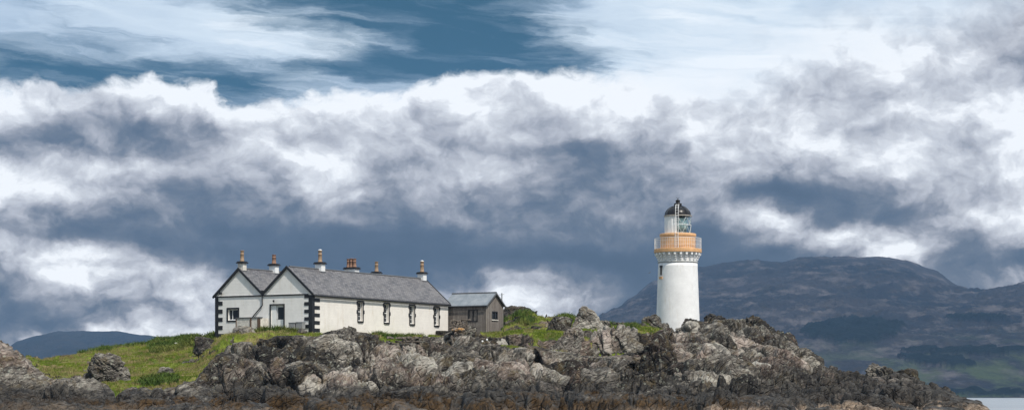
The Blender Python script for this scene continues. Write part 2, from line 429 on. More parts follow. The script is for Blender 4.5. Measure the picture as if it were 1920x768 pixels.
# ------------------------------------------------------------------ the island: one terrain sheet
YS = np.array([140,146,154,162,170,180,190,202,214,226,240,255,270,290,320,380], float)
COLS = {
-200:[785,770,735,650,560,560,600,640,660,670,672,672,700,770,790,790],
0:   [790,776,742,690,628,640,680,690,690,686,682,682,700,775,790,790],
30:  [790,777,745,698,642,655,685,688,686,680,676,675,700,775,790,790],
60:  [790,778,750,710,668,680,692,686,680,673,669,667,690,770,790,790],
100: [790,780,756,727,702,712,706,696,686,675,665,664,690,770,790,790],
130: [790,780,759,735,712,716,707,697,685,673,662,661,688,770,790,790],
190: [790,782,765,748,733,724,715,701,687,672,656,652,680,770,790,790],
250: [790,782,768,750,733,724,713,699,684,668,650,644,672,770,790,790],
320: [790,782,768,750,733,722,707,694,680,662,642,634,660,765,790,790],
370: [790,780,766,748,730,717,702,687,669,648,633,628,650,760,790,790],
400: [790,780,764,746,726,708,691,672,650,628,622,624,645,755,790,790],
450: [788,778,762,743,719,698,676,654,628,619,618,620,640,750,790,790],
520: [786,776,760,741,714,692,668,645,620,617,617,620,640,750,790,790],
585: [786,776,759,739,714,692,670,642,620,619,619,620,640,750,790,790],
640: [786,776,759,739,714,694,670,640,622,620,620,620,640,750,790,790],
700: [786,775,758,737,712,696,668,648,630,623,621,620,640,745,790,790],
760: [786,775,758,737,710,692,666,654,636,625,623,620,630,740,790,790],
820: [786,775,758,736,708,684,660,648,636,628,624,618,625,735,790,790],
860: [786,775,758,736,706,682,658,644,634,626,622,614,615,730,790,790],
920: [786,775,758,736,708,688,668,655,643,630,618,610,606,725,790,790],
980: [786,776,759,738,714,694,675,658,642,622,600,582,600,720,790,790],
1040:[786,776,760,743,724,704,687,670,648,622,602,595,612,715,790,790],
1095:[786,776,760,743,726,708,692,674,650,624,604,602,615,715,790,790],
1150:[786,776,760,743,726,706,688,670,652,632,611,606,615,700,790,790],
1222:[786,776,760,743,724,702,682,664,648,634,619,610,612,640,780,790],
1270:[786,774,757,739,719,697,676,660,647,634,619,612,612,628,770,790],
1340:[786,774,757,739,717,695,676,661,646,629,609,602,605,640,780,790],
1400:[786,774,759,741,720,700,682,666,650,632,613,604,612,680,785,790],
1440:[788,776,761,743,724,707,692,677,658,640,626,624,642,720,790,790],
1480:[788,777,762,745,730,714,699,686,670,654,642,642,668,745,790,790],
1520:[790,779,764,748,736,724,710,697,684,674,669,682,715,765,790,790],
1560:[790,781,766,751,739,728,716,704,696,696,702,722,748,780,790,790],
1600:[790,782,767,753,742,732,722,712,708,714,722,742,762,785,790,790],
1650:[790,783,768,755,744,734,724,714,708,712,720,740,762,785,790,790],
1700:[792,785,770,757,747,738,729,720,712,716,728,748,768,788,790,790],
1750:[794,788,774,761,751,743,735,727,722,728,740,760,775,790,790,790],
1800:[796,790,779,767,758,751,744,739,737,744,756,772,785,790,790,790],
1840:[797,793,784,774,766,760,754,750,751,760,772,782,790,790,790,790],
1880:[798,796,791,784,778,773,769,768,772,780,788,790,790,790,790,790],
1930:[799,798,796,793,790,787,785,784,786,790,792,792,792,790,790,790],
2150:[800,800,800,800,800,800,800,800,800,800,800,800,800,800,800,800]}
cp = np.array(sorted(COLS)); ct = np.array([COLS[k] for k in sorted(COLS)], float)
ct[:, 0] += 25; ct[:, 1] += 4
lo_ = ((cp >= 190) & (cp <= 400))[:, None]*np.array([0,0,5,8,8,6,2,0,0,0,0,0,0,0,0,0])[None]
ct = ct+lo_
ZT = EYE+(HZ-ct)/F*YS[None, :]
def base_z(px, Y):
    """height of the bare landform under direction px (photo columns) at distance Y"""
    px = np.clip(px, cp[0], cp[-1]); Y = np.clip(Y, YS[0], YS[-1])
    i = np.clip(np.searchsorted(cp, px)-1, 0, len(cp)-2); j = np.clip(np.searchsorted(YS, Y)-1, 0, len(YS)-2)
    a = (px-cp[i])/(cp[i+1]-cp[i]); b = (Y-YS[j])/(YS[j+1]-YS[j]); a = a*a*(3-2*a)*0.5+a*0.5
    return (ZT[i, j]*(1-a)+ZT[i+1, j]*a)*(1-b)+(ZT[i, j+1]*(1-a)+ZT[i+1, j+1]*a)*b
GX = np.array([-200,60,90,150,250,330,400,430,470,540,600,625,690,705,790,800,880,900,950,1000,1060,1100,1180,1230,1260,2150], float)
GY = np.array([999,215,186,179,176,178,192,199,201,204,207,999,208,208,208,999,999,218,217,219,220,221,220,228,999,999], float)
GY = np.minimum(GY, 400)
def grass_f(px, Y, X):
    g = np.interp(px, GX, GY)
    wob = 4.0*vnoise(np.stack([X*0.16, Y*0.16, X*0+3], -1), 55)+2.0*vnoise(np.stack([X*0.5, Y*0.5, X*0+9], -1), 56)
    m = sstep(Y+wob, g-2.0, g+2.0)
    patch = vnoise(np.stack([X*0.22, Y*0.22, X*0], -1), 77)+0.5*vnoise(np.stack([X*0.7, Y*0.7, X*0], -1), 78)
    right = sstep(px, 880, 930)*(1-sstep(px, 1200, 1260))
    m = m*(1-right*sstep(patch, 0.15, 0.4)*0.9)
    mid = sstep(px, 405, 450)*(1-sstep(px, 560, 600))
    m = m*(1-mid*(1-sstep(Y, 208, 212))*sstep(patch, 0.05, 0.3))
    m = m*(1-(1-sstep(px, 400, 460))*sstep(patch, 0.62, 0.85))
    return m
def pxof(X, Y): return X/Y*F+960
# hand-placed rock masses (px, py of top, distance, half width px, half depth m, lean)
MASS = [(150,716,164,50,5,0.3),(270,735,168,50,3,0),(340,735,169,45,3,0),(395,728,172,50,4,0),(440,698,182,60,7,0.3),
(500,672,190,60,7,0.4),(560,700,176,55,6,0.6),(470,640,206,45,4,0.5),(430,650,208,30,3,0),(545,640,203,55,5,0.4),
(600,655,190,48,6,0.2),(650,618,208,52,5,0),(628,624,206,30,3,0),(700,655,194,50,6,0),(660,705,175,60,5,0),(740,700,174,60,5,0),
(760,658,196,40,5,0.2),(800,640,207,40,5,0.4),(860,625,214,48,6,0.5),(905,650,205,45,6,0.4),(830,680,190,60,6,0.3),
(900,695,178,60,5,0.2),(960,665,196,50,6,0.7),(1010,650,204,38,6,0.8),(990,700,182,60,5,0.5),(1060,668,198,45,6,0.8),
(1085,705,184,60,5,0.3),(1130,680,192,50,5,0.3),(1110,640,214,36,5,0.5),(1200,625,228,40,5,0.3),(1165,640,222,30,4,0),(1190,655,215,50,5,0.3),
(1280,662,196,95,9,0.1),(1200,715,176,80,5,0),(1320,705,178,80,6,0),(1310,618,240,35,5,0),(1350,612,245,35,5,0.1),(1395,600,247,52,6,0.5),(1440,620,243,35,5,0.4),
(1470,655,225,50,6,0.4),(1400,660,214,60,6,0.5),(1490,690,205,55,6,0.4),(1440,715,186,70,5,0),(1550,700,205,45,5,0.3),(1540,735,182,60,5,0.2),
(1655,690,212,40,6,0.3),(1690,700,208,45,6,0.4),(1620,715,205,40,5,0),(1740,716,205,45,6,0.4),(1640,738,185,70,5,0.2),(1780,735,200,50,5,0.3),(1700,752,172,70,5,0.1),(1500,665,226,30,5,.3),(1580,702,206,30,5,.3)]
NC, NR = 1650, 1050
pxs = np.linspace(-190, 2120, NC)
t = np.linspace(0, 1, NR)
Yv = np.interp(t, [0, .04, .80, .93, 1], [140, 146, 264, 290, 380])
PX, YY = np.meshgrid(pxs, Yv); PX = PX.ravel(); YY = YY.ravel(); XX = (PX-960)/F*YY
# winding of the landform so its features do not follow straight lines
q2 = np.stack([XX, YY, XX*0], -1)
wx = 1.2*fbm(q2*0.22, 3, 5); wy = 2.2*fbm(q2*0.18+40, 3, 9)
pxw = pxof(XX+wx*0.7, YY); Yw = YY+wy
Z = base_z(pxw, Yw)
G = grass_f(PX, YY, XX)
def house_pad(X, Y):
    c, s = math.cos(R(29.87)), math.sin(R(29.87)); x = X+20.67; y = Y-215
    lx = x*c-y*s; ly = x*s+y*c
    def rect(x0, x1, y0, y1, soft=1.5):
        d = np.maximum(np.maximum(x0-lx, lx-x1), np.maximum(y0-ly, ly-y1)); return 1-sstep(d, 0.0, soft)
    return rect(-13, 0.4, -0.6, 27), rect(-0.6, 5.2, 27, 31.5)
hp, sp = house_pad(XX, YY)
calm = np.clip(np.maximum(hp, sp), 0, 1)
rock = np.clip(1-G*0.93, 0, 1)*(1-calm)
Z = Z-1.0*rock*sstep(Z, 0.4, 2.5)
mz = np.zeros_like(Z)
for (px, py, Y0, hw, hd, lean) in MASS:
    X0, _, zt = at(px, py, Y0); rw = hw/F*Y0*1.15
    sel = np.where((np.abs(XX-X0) < rw*1.6) & (np.abs(YY-Y0) < hd*1.6))[0]
    if not len(sel): continue
    u = (XX[sel]+wx[sel]*0.5-X0)/rw; v = (YY[sel]+wy[sel]*0.6-Y0)/hd
    u = u-lean*0.35*v
    d = (np.abs(u)**2.4+np.abs(v)**2.4)**(1/2.4)
    prof = np.clip(1-d**2.2, 0, None)**0.62
    add = (zt-Z[sel])*1.0
    add = np.maximum(add+0.3, 1.1)
    mz[sel] = np.maximum(mz[sel], prof*np.minimum(add, 5.0))
Z = Z+mz*(1-calm)
SKL = [(-200,560),(0,628),(20,636),(40,650),(60,668),(75,671),(150,660),(200,651),(260,643),(300,635),(370,628),(400,623),(440,619),(470,616),(520,615),(585,618),(620,621),(700,623),(760,627),(830,629),(846,616),(880,618),(905,620),(943,616),(950,580),(965,574),(1000,584),(1020,592),(1060,590),(1100,597),(1140,604),(1170,606),(1200,608),(1232,613),(1262,618),(1278,618),(1290,612),(1320,610),(1340,608),(1380,606),(1400,604),(1430,612),(1440,627),(1475,635),(1487,656),(1520,673),(1560,691),(1600,708),(1630,712),(1650,708),(1700,706),(1720,708),(1760,722),(1790,736),(1820,748),(1850,762),(1880,774),(1930,781),(2150,800)]
cap0 = EYE+(HZ-4-np.interp(PX, [a for a, _ in SKL], [b_ for _, b_ in SKL]))/F*YY-0.25
Z = np.where(Z > cap0, cap0+(Z-cap0)*0.10, Z)
FC = [(-200,560),(380,560),(400,655),(440,645),(520,634),(600,630),(620,626),(690,630),(700,638),(735,645),(800,645),(812,636),(840,626),(880,626),(900,646),(960,655),(1000,657),(1060,664),(1110,672),(1200,668),(1230,640),(1262,560),(2150,560)]
FY = [(-200,140),(380,140),(400,202),(440,207),(840,208.5),(900,219),(1000,219),(1200,222),(1250,222),(1262,140),(2150,140)]
def frontcap(Zv, px_, Yv_, k, low=0.0):
    c1 = EYE+(HZ-np.interp(px_, [a for a, _ in FC], [b_ for _, b_ in FC]))/F*Yv_-low
    yl = np.interp(px_, [a for a, _ in FY], [b_ for _, b_ in FY]); on = sstep(yl-Yv_, -0.5, 0.8)
    return np.where(Zv > c1, Zv+(c1+(Zv-c1)*k-Zv)*on, Zv)
Z = frontcap(Z, PX, YY, 0.1, 0.4)
V3 = np.stack([XX, YY, Z], -1).astype(np.float32)
lowrel = 1-0.55*sstep(PX, 150, 190)*(1-sstep(PX, 390, 430))
edge0 = sstep(Z, -0.2, 0.5)
def strata(p, s=0):
    a = R(40); n1 = np.array([math.sin(a)*0.9, -0.35, math.cos(a)*0.75]); n1 = n1/np.linalg.norm(n1)
    t1 = np.cross(n1, [0, 1, 0.2]); t1 /= np.linalg.norm(t1); t2 = np.cross(n1, t1)
    wv = np.stack([fbm(p*0.06+11*k, 2, 90+k) for k in range(3)], -1)*4.0
    pp = p+wv
    return np.stack([pp@t1*0.22, pp@t2*0.38, pp@n1*1.30], -1).astype(np.float32)
def cells(p, s=0):
    """nearest cell: distances, offset from its centre, two random numbers, a random tilt"""
    f = np.floor(p); i = f.astype(np.int32); t = (p-f).astype(np.float32); n = len(p)
    d1 = np.full(n, 9, np.float32); d2 = d1.copy(); rel = np.zeros((n, 3), np.float32); hid = np.zeros(n, np.uint32)
    for a in (-1, 0, 1):
        for b in (-1, 0, 1):
            for c in (-1, 0, 1):
                h = _h(i[:, 0]+a, i[:, 1]+b, i[:, 2]+c, s)
                x = t[:, 0]-a-(h & np.uint32(1023)).astype(np.float32)/1023
                y = t[:, 1]-b-((h >> np.uint32(10)) & np.uint32(1023)).astype(np.float32)/1023
                z = t[:, 2]-c-((h >> np.uint32(20)) & np.uint32(1023)).astype(np.float32)/1023
                d = x*x+y*y+z*z; lo = d < d1
                d2 = np.where(lo, d1, np.minimum(d2, d)); d1 = np.where(lo, d, d1); hid = np.where(lo, h, hid)
                rel[lo, 0] = x[lo]; rel[lo, 1] = y[lo]; rel[lo, 2] = z[lo]
    hh = [(((hid*np.uint32(k)) ^ (hid >> np.uint32(9))) & np.uint32(4095)).astype(np.float32)/4095 for k in (2654435761, 2246822519, 3266489917, 668265263, 1597334677)]
    return np.sqrt(d1), np.sqrt(d2), rel, hh
def shear(p): return np.stack([p[:, 0]+0.55*p[:, 2], p[:, 1]-0.3*p[:, 2], p[:, 2]-0.35*p[:, 0]], -1)
def rockdisp(p, amp=1.0, big=1.0, full=False):
    q = strata(p)
    wp_ = shear(p)+0.9*np.stack([vnoise(p*0.45+9*k, 70+k)+0.4*vnoise(p*1.3+4*k, 75+k) for k in range(3)], -1)
    f1, f2, rl_, hs = cells(wp_*np.array([.20, .22, .26]), 3)
    tl = np.stack([hs[0]-.5, (hs[1]-.5)*0.7-.2, hs[2]-.35], -1)
    l = ((rl_*tl).sum(-1)*3.0+(hs[3]-.5)*1.5+(0.45-f1*f1)*1.5-1.2*np.exp(-((f2-f1)/0.06)**2))*big
    rough = 0.18+0.95*np.clip(hs[4]*1.25, 0, 1)**1.4
    q2_ = q+0.25*np.stack([vnoise(p*1.3+5*k, 80+k) for k in range(3)], -1)
    g1, g2, rg_, hg_ = cells(q2_*np.array([1.35, 1.25, 0.60])+5, 13)
    tg = np.stack([hg_[0]-.5, hg_[1]-.5, hg_[2]-.5], -1)
    m_ = (rg_*tg).sum(-1)*0.9+(hg_[3]-.5)*0.55+(0.4-g1*g1)*0.75-0.5*np.exp(-((g2-g1)/0.08)**2)
    h1, h2 = worley(q2_*np.array([3.6, 3.2, 1.5])+15, 17)
    s_ = (0.4-h1*h1)*0.34-0.18*np.exp(-((h2-h1)/0.12)**2)
    r = fbm(q*np.array([.8,.8,1.1]), 3, 21, 0.6, ridged=True)*0.48
    r3 = fbm(p*2.6, 3, 41, 0.65)*0.12
    jn = np.abs(vnoise(q*np.array([.35,.35,.9])+60, 151)); m_ = m_-0.9*np.exp(-(jn/0.045)**2)
    d = (l+(m_+s_+r)*rough+r3-0.2)*amp
    tone = np.clip(0.5+(hs[1]-.5)*0.9+(hg_[4]-.5)*0.45, 0, 1)
    return (d, tone, hs[2]) if full else d
def grid_normals(v, nr, nc):
    g = v.reshape(nr, nc, 3); du = np.gradient(g, axis=1); dv = np.gradient(g, axis=0)
    n = np.cross(du, dv); n /= np.linalg.norm(n, axis=-1, keepdims=True)+1e-9
    return n.reshape(-1, 3)
def blur(a, nr, nc, k=3, it=2):
    a = a.reshape(nr, nc).copy()
    for _ in range(it):
        for ax in (0, 1):
            s = np.zeros_like(a)
            for d in range(-k, k+1): s += np.roll(a, d, ax)
            a = s/(2*k+1)
    return a.ravel()
Zs = blur(Z, NR, NC, 5, 2)
Nn = grid_normals(np.stack([XX, YY, Zs], -1), NR, NC)
Nn[Nn[:, 2] < 0] *= -1
Nn[:, 1] = np.clip(Nn[:, 1], -0.8, 0.3)
disp, tone_, pink_ = rockdisp(V3.astype(float), full=True)
slab = (1-sstep(PX, 190, 260))*(1-sstep(YY, 176, 184))       # the big sloping slab at the left edge
slabd = strata(V3.astype(float)); sd2 = fbm(slabd*np.array([.7,.8,1.3]), 4, 121, 0.62, ridged=True)*0.75+fbm(V3*1.6, 3, 122)*0.2-0.15
disp = disp*(1-slab*0.80)+sd2*slab; tone_ = tone_*(1-slab)+(0.60+0.35*fbm(V3*.3, 2, 123))*slab
disp = disp*(1-0.55*sstep(PX, 1560, 1800))
soilbump = 0.34*fbm(V3*0.45, 3, 61)+0.16*np.abs(vnoise((V3*np.array([1.5,1.5,1.5])).astype(np.float32), 63))+0.08*fbm(V3*3.0, 2, 62)
disp = np.where(disp > 0, disp*edge0, disp)*lowrel
V3 = V3+(Nn*(disp*rock)[:, None]).astype(np.float32)
V3[:, 2] += (soilbump*(1-rock)*(1-calm*0.7)).astype(np.float32)
V3[:, 2] = V3[:, 2]*(1-sp)+np.minimum(V3[:, 2], 9.25)*sp
padz = 8.7
V3[:, 2] = V3[:, 2]*(1-hp)+(np.minimum(V3[:, 2], padz))*hp
pxn = pxof(V3[:, 0], V3[:, 1]); cap = EYE+(HZ-2-np.interp(pxn, [a for a, _ in SKL], [b_ for _, b_ in SKL]))/F*V3[:, 1]
ex = V3[:, 2]-cap; kk = np.interp(pxn, [380, 430, 840, 900], [.75, .15, .15, .75]); V3[:, 2] = np.where(ex > 0, cap+ex*kk, V3[:, 2]).astype(np.float32)
V3[:, 2] = frontcap(V3[:, 2], pxn, V3[:, 1], 0.3).astype(np.float32)
zz_ = V3[:, 2]
# turf cannot hold on steep faces
N2 = grid_normals(V3.astype(float), NR, NC); N2[N2[:, 2] < 0] *= -1
# thin turf in the flat hollows of the upper rocks
hol = vnoise(np.stack([XX*0.35, YY*0.35, XX*0], -1), 88)
extra = sstep(zz_, 4.5, 6.5)*sstep(hol, 0.25, 0.5)*sstep(-mz, -0.6, -0.1)*sstep(N2[:, 2], 0.55, 0.8)*0.7*(1-sstep(PX, 1250, 1320))
grass = np.clip(np.maximum(G, extra), 0, 1)*sstep(N2[:, 2], 0.30, 0.62)
weed = np.clip(0.35+0.65*sstep(PX, 120, 200)-0.8*sstep(PX, 1330, 1480), 0, 1)
tanm = 0.25+0.75*sstep(PX, 1100, 1400)
ground = np_mesh('ground', V3, grid_faces(NR, NC), ground_mat(), True, {'grass': grass, 'weed': weed, 'tan': tanm, 'tone': tone_*rock+.5*(1-rock), 'pink': pink_, 'splash': sstep(PX, 1380, 1520)})
tag(ground, kind='structure', label='rocky island shore with grey folded crags, brown seaweed and green turf')
GZ = V3[:, 2].reshape(NR, NC)
# regular lookup of the finished surface
def gz(X, Y):
    px = pxof(np.asarray(X, float), np.asarray(Y, float))
    a = np.clip((px-pxs[0])/(pxs[-1]-pxs[0])*(NC-1), 0, NC-1.001); r = np.interp(Y, Yv, np.arange(NR)); r = np.clip(r, 0, NR-1.001)
    i = r.astype(int); j = a.astype(int); fr = r-i; fa = a-j
    return (GZ[i, j]*(1-fa)+GZ[i, j+1]*fa)*(1-fr)+(GZ[i+1, j]*(1-fa)+GZ[i+1, j+1]*fa)*fr

# ------------------------------------------------------------------ water
m, n, b = mat('sea_water'); p = n.pos()
n.put(b.inputs['Base Color'], n.mix(n.mr(n.noise(n.vmath('MULTIPLY', p, (.05, .25, 1)), 1.0, 6, 0.65), 0.42, 0.58), (.10,.12,.14), (.36,.38,.41))); b.inputs['Roughness'].default_value = 0.3  # glare on the sea put into the pale base colour, with darker ripple streaks
b.inputs['IOR'].default_value = 1.33
hh = n.math('ADD', n.noise(n.vmath('MULTIPLY', p, (1, 1.6, 1)), 0.7, 5, 0.6), n.math('MULTIPLY', n.noise(p, 4.0, 3, 0.5), 0.2))
n.put(b.inputs['Normal'], n.bump(hh, 0.5, 0.25))
wm = MB(); wm.add([(-9000,-2000,0),(9000,-2000,0),(9000,14000,0),(-9000,14000,0)], [(0,1,2,3)])
tag(wm.build('water', m), kind='structure', label='pale sea surface round the island')

# ------------------------------------------------------------------ far hills
def hill_mat(name, a, bcol, wood, field, light=(0.10,.085,.07)):
    m, n, b = mat(name); p = n.pos()
    x, y, z = n.sep(p)
    f1 = n.noise(n.vmath('MULTIPLY', p, (1, .5, 2.2)), 0.0035, 8, 0.62); f2 = n.noise(n.vmath('MULTIPLY', p, (1, .4, 2)), 0.014, 7, 0.7)
    c = n.mix(n.mr(f1, 0.40, 0.60), a, bcol)  # moor tones darkened so the colour carries the cloud shadow over the hills
    c = n.mix(n.mr(f2, 0.50, 0.66), c, light)  # sunlit patches painted on the slopes as a paler tone
    c = n.mix(n.math('MULTIPLY', n.mr(n.noise(p, 0.03, 6, 0.7), 0.52, 0.62), 0.7), c, (.030,.026,.022))
    low = n.mr(n.math('ADD', z, n.math('MULTIPLY', n.math('SUBTRACT', f1, 0.5), 200)), 130, 20)
    low = n.math('MULTIPLY', low, n.mr(n.noise(n.vmath('MULTIPLY', p, (1, .35, 1)), 0.010, 7, 0.7), 0.46, 0.60))
    c = n.mix(low, c, field)
    c = n.mix(n.attr('wood'), c, wood)
    n.put(b.inputs['Base Color'], c); b.inputs['Roughness'].default_value = 1; b.inputs['Specular IOR Level'].default_value = 0.05
    n.put(b.inputs['Normal'], n.bump(n.noise(p, 0.02, 8, 0.7), 0.8, 30))
    return m
def hill(name, cols, ys, x0, x1, nc, nr, mt, label, woods=(), amp=18, seed=1):
    ks = np.array(sorted(cols)); tb = np.array([cols[k] for k in sorted(cols)], float); ys = np.array(ys, float)
    zt = EYE+(HZ-tb)/F*ys[None]
    px = np.linspace(x0, x1, nc); yv = np.linspace(ys[0], ys[-1], nr); A, B = np.meshgrid(px, yv); A = A.ravel(); B = B.ravel()
    X = (A-960)/F*B
    q = np.stack([X, B, X*0], -1)*0.0018
    Aw = A+14*fbm(q+7, 3, seed+3); Bw = B+260*fbm(q*0.8, 3, seed+5)
    Bw = np.clip(Bw, ys[0], ys[-1])
    i = np.clip(np.searchsorted(ks, Aw)-1, 0, len(ks)-2); j = np.clip(np.searchsorted(ys, Bw)-1, 0, len(ys)-2)
    a_ = np.clip((Aw-ks[i])/(ks[i+1]-ks[i]), 0, 1); b_ = (Bw-ys[j])/(ys[j+1]-ys[j]); a_ = a_*a_*(3-2*a_)*.6+a_*.4
    Z = (zt[i, j]*(1-a_)+zt[i+1, j]*a_)*(1-b_)+(zt[i, j+1]*(1-a_)+zt[i+1, j+1]*a_)*b_
    hgt = np.clip(Z/150, 0, 1)
    Z = Z+amp*hgt*(1-0.62*np.exp(-((Bw-ys[-2])/(0.09*ys[-2]))**2))*(fbm(q*1.6, 5, seed, 0.55, ridged=True)*0.9+fbm(q*7, 5, seed+9, .65, ridged=True)*0.45)
    # edges of the sheet sink under the sea
    wd = np.zeros_like(X)
    for poly in woods:
        cx, cy, rx, ry, sk = poly
        cyw = EYE+(HZ-cy)/F*B
        py = HZ-(Z-EYE)/B*F
        d = ((A-cx)/rx)**2+((py-cy-(A-cx)*sk)/ry)**2+0.55*fbm(q*9, 5, seed+30, .65)
        wd = np.maximum(wd, 1-sstep(d, 0.85, 1.0))
    Z = Z+wd*12*(0.6+0.4*vnoise(np.stack([X*.05, B*.05, X*0], -1), 5))
    o = np_mesh(name, np.stack([X, B, Z], -1), grid_faces(nr, nc), mt, True, {'wood': wd})
    return tag(o, kind='structure', label=label)
YH = [3000,3150,3500,4000,4600,5200,5900,6600,7400]
mm = {
1050:[748,746,742,738,730,700,680,700,745],
1130:[748,744,728,700,660,612,604,625,745],
1160:[748,743,722,690,650,607,592,588,745],
1190:[748,743,718,684,645,604,575,562,745],
1235:[748,743,716,680,640,600,560,528,745],
1310:[748,743,712,676,628,590,555,503,745],
1380:[748,743,706,668,618,572,545,493,745],
1430:[748,743,704,662,612,560,528,490,745],
1465:[748,743,702,660,608,556,520,497,745],
1500:[748,743,702,656,604,554,510,488,745],
1570:[748,743,700,654,602,556,508,484,745],
1650:[748,743,700,652,600,562,505,482,745],
1700:[748,743,698,650,600,568,512,487,745],
1750:[748,743,697,648,598,572,530,503,745],
1800:[748,743,696,646,598,574,552,534,745],
1830:[748,743,696,645,596,572,556,547,745],
1870:[748,743,695,642,590,566,550,545,745],
1920:[748,743,694,640,584,556,540,545,745],
2100:[748,743,690,630,570,530,510,520,745]}
HM = hill_mat('shaded_heather_moor', (.013,.017,.024), (.032,.032,.038), (.005,.010,.011), (.055,.075,.034), (.105,.095,.098))
hill('mountain', mm, YH, 1050, 2100, 760, 420, HM, 'broad dark moorland mountain beyond the water on the right',
     woods=[(1600,620,100,24,-0.02),(1830,597,60,5,0),(1830,660,150,5,0.0),(1760,678,80,9,0.1),(1850,739,130,4,0.0)], amp=30, seed=3)
lm = {-250:[747,742,715,690,690,745], 0:[747,742,715,665,660,745], 30:[747,742,712,655,640,745], 65:[747,742,708,645,631,745], 100:[747,742,706,640,624,745],
 150:[747,742,704,640,623,745],200:[747,742,704,640,621,745],260:[747,742,706,645,628,745],300:[747,742,708,650,633,745],400:[747,742,712,665,652,745],600:[747,742,720,690,690,745]}
hill('far_hill', lm, [5200,5400,6000,6800,7600,8400], -250, 600, 420, 160, hill_mat('far_moor', (.012,.016,.018), (.022,.024,.024), (.01,.018,.014), (.02,.03,.02), (.03,.03,.03)),
     'long low blue hill on the horizon at the left', amp=22, seed=12)

# ------------------------------------------------------------------ haze
hz = MB(); hz.box(-8000, 8000, -300, 9000, -6.0, 1400)
m = bpy.data.materials.new('sea_air'); m.use_nodes = True; m.node_tree.nodes.clear(); hn = NT(m.node_tree)
om = hn.n.new('ShaderNodeOutputMaterial'); pv = hn.n.new('ShaderNodeVolumePrincipled')
pv.inputs['Color'].default_value = (.30,.52,.86,1); pv.inputs['Density'].default_value = 0.000036; pv.inputs['Anisotropy'].default_value = 0.0
hn.l.new(pv.outputs[0], om.inputs['Volume'])
HAZE = hz.build('haze', m); tag(HAZE, kind='stuff', label='thin blue sea air')

# ------------------------------------------------------------------ building materials
def harl(name, col, stain=(.52,.42,.28), ss=0.5, course=True):
    m, n, b = mat(name); p = n.obj(); x, y, z = n.sep(p)
    f = n.noise(p, 0.9, 7, 0.7)
    c = n.mix(n.mr(f, 0.35, 0.7), tuple(v*0.86 for v in col), col)
    drip = n.noise(n.vmath('MULTIPLY', p, (1.3, 1.3, 0.22)), 1.6, 6, 0.65)
    c = n.mix(n.math('MULTIPLY', n.mr(drip, 0.56, 0.76), ss), c, stain)
    gr = n.noise(n.vmath('ADD', p, (5, 5, 5)), 3.5, 7, 0.75)
    c = n.mix(n.math('MULTIPLY', n.mr(gr, 0.60, 0.72), 0.28), c, (.30,.29,.27))
    low = n.math('MULTIPLY', n.mr(n.math('ADD', z, n.math('MULTIPLY', f, 0.8)), 1.1, 0.2), 0.35)
    c = n.mix(low, c, (.46,.43,.37))
    n.put(b.inputs['Base Color'], c); b.inputs['Roughness'].default_value = 0.9; b.inputs['Specular IOR Level'].default_value = 0.15
    h = n.noise(p, 9, 5, 0.7)
    if course:
        k = n.math('FRACT', n.math('MULTIPLY', n.math('ADD', z, n.math('MULTIPLY', n.noise(p, 1.2, 2), 0.05)), 3.1))
        h = n.math('ADD', h, n.math('MULTIPLY', n.mr(n.math('ABSOLUTE', n.math('SUBTRACT', k, 0.5)), 0.5, 0.40), 0.45))
    n.put(b.inputs['Normal'], n.bump(h, 0.5, 0.02))
    return m
M = {}
M['wall'] = harl('limewashed_harling', (.80,.768,.722))
M['gable'] = harl('grey_white_masonry', (.80,.79,.765), ss=0.3)
M['tower'] = harl('white_tower_paint', (.78,.785,.79), (.52,.44,.34), 0.45)
M['black'] = flat('black_gloss_paint', (.018,.019,.023), 0.45, var=0.4)
M['white'] = flat('white_paint', (.74,.75,.75), 0.45, var=0.08)
M['dirty'] = flat('stained_white_paint', (.62,.59,.54), 0.8, var=0.35, scale=2.2, bump=0.2)
M['pot'] = flat('buff_clay', (.31,.215,.14), 0.8, var=0.35, scale=6)
M['pot2'] = flat('red_clay', (.25,.145,.10), 0.8, var=0.35, scale=6)
M['ochre'] = flat('ochre_paint', (.62,.36,.175), 0.6, var=0.25, scale=1.5)
M['concrete'] = flat('grey_concrete', (.26,.265,.27), 0.9, var=0.25, bump=0.2)
M['pale'] = flat('pale_concrete', (.58,.56,.50), 0.9, var=0.15)
M['dark'] = flat('dark_interior', (.012,.014,.016), 0.5)
M['steel'] = flat('galvanised_steel', (.33,.34,.35), 0.45, 0.7, var=0.2)
M['lead'] = flat('lead_flashing', (.10,.105,.115), 0.6, var=0.2)
m, n, b = mat('window_glass'); b.inputs['Base Color'].default_value = (.02,.026,.032,1); b.inputs['Roughness'].default_value = 0.06; b.inputs['Specular IOR Level'].default_value = 0.7
M['glass'] = m
m, n, b = mat('lantern_glass'); b.inputs['Base Color'].default_value = (.86,.95,.95,1); b.inputs['Transmission Weight'].default_value = 1.0; b.inputs['Roughness'].default_value = 0.02; b.inputs['IOR'].default_value = 1.05
M['clear'] = m
m, n, b = mat('lens_glass'); b.inputs['Base Color'].default_value = (.72,.84,.83,1); b.inputs['Transmission Weight'].default_value = 0.15; b.inputs['Roughness'].default_value = 0.12
M['lens'] = m
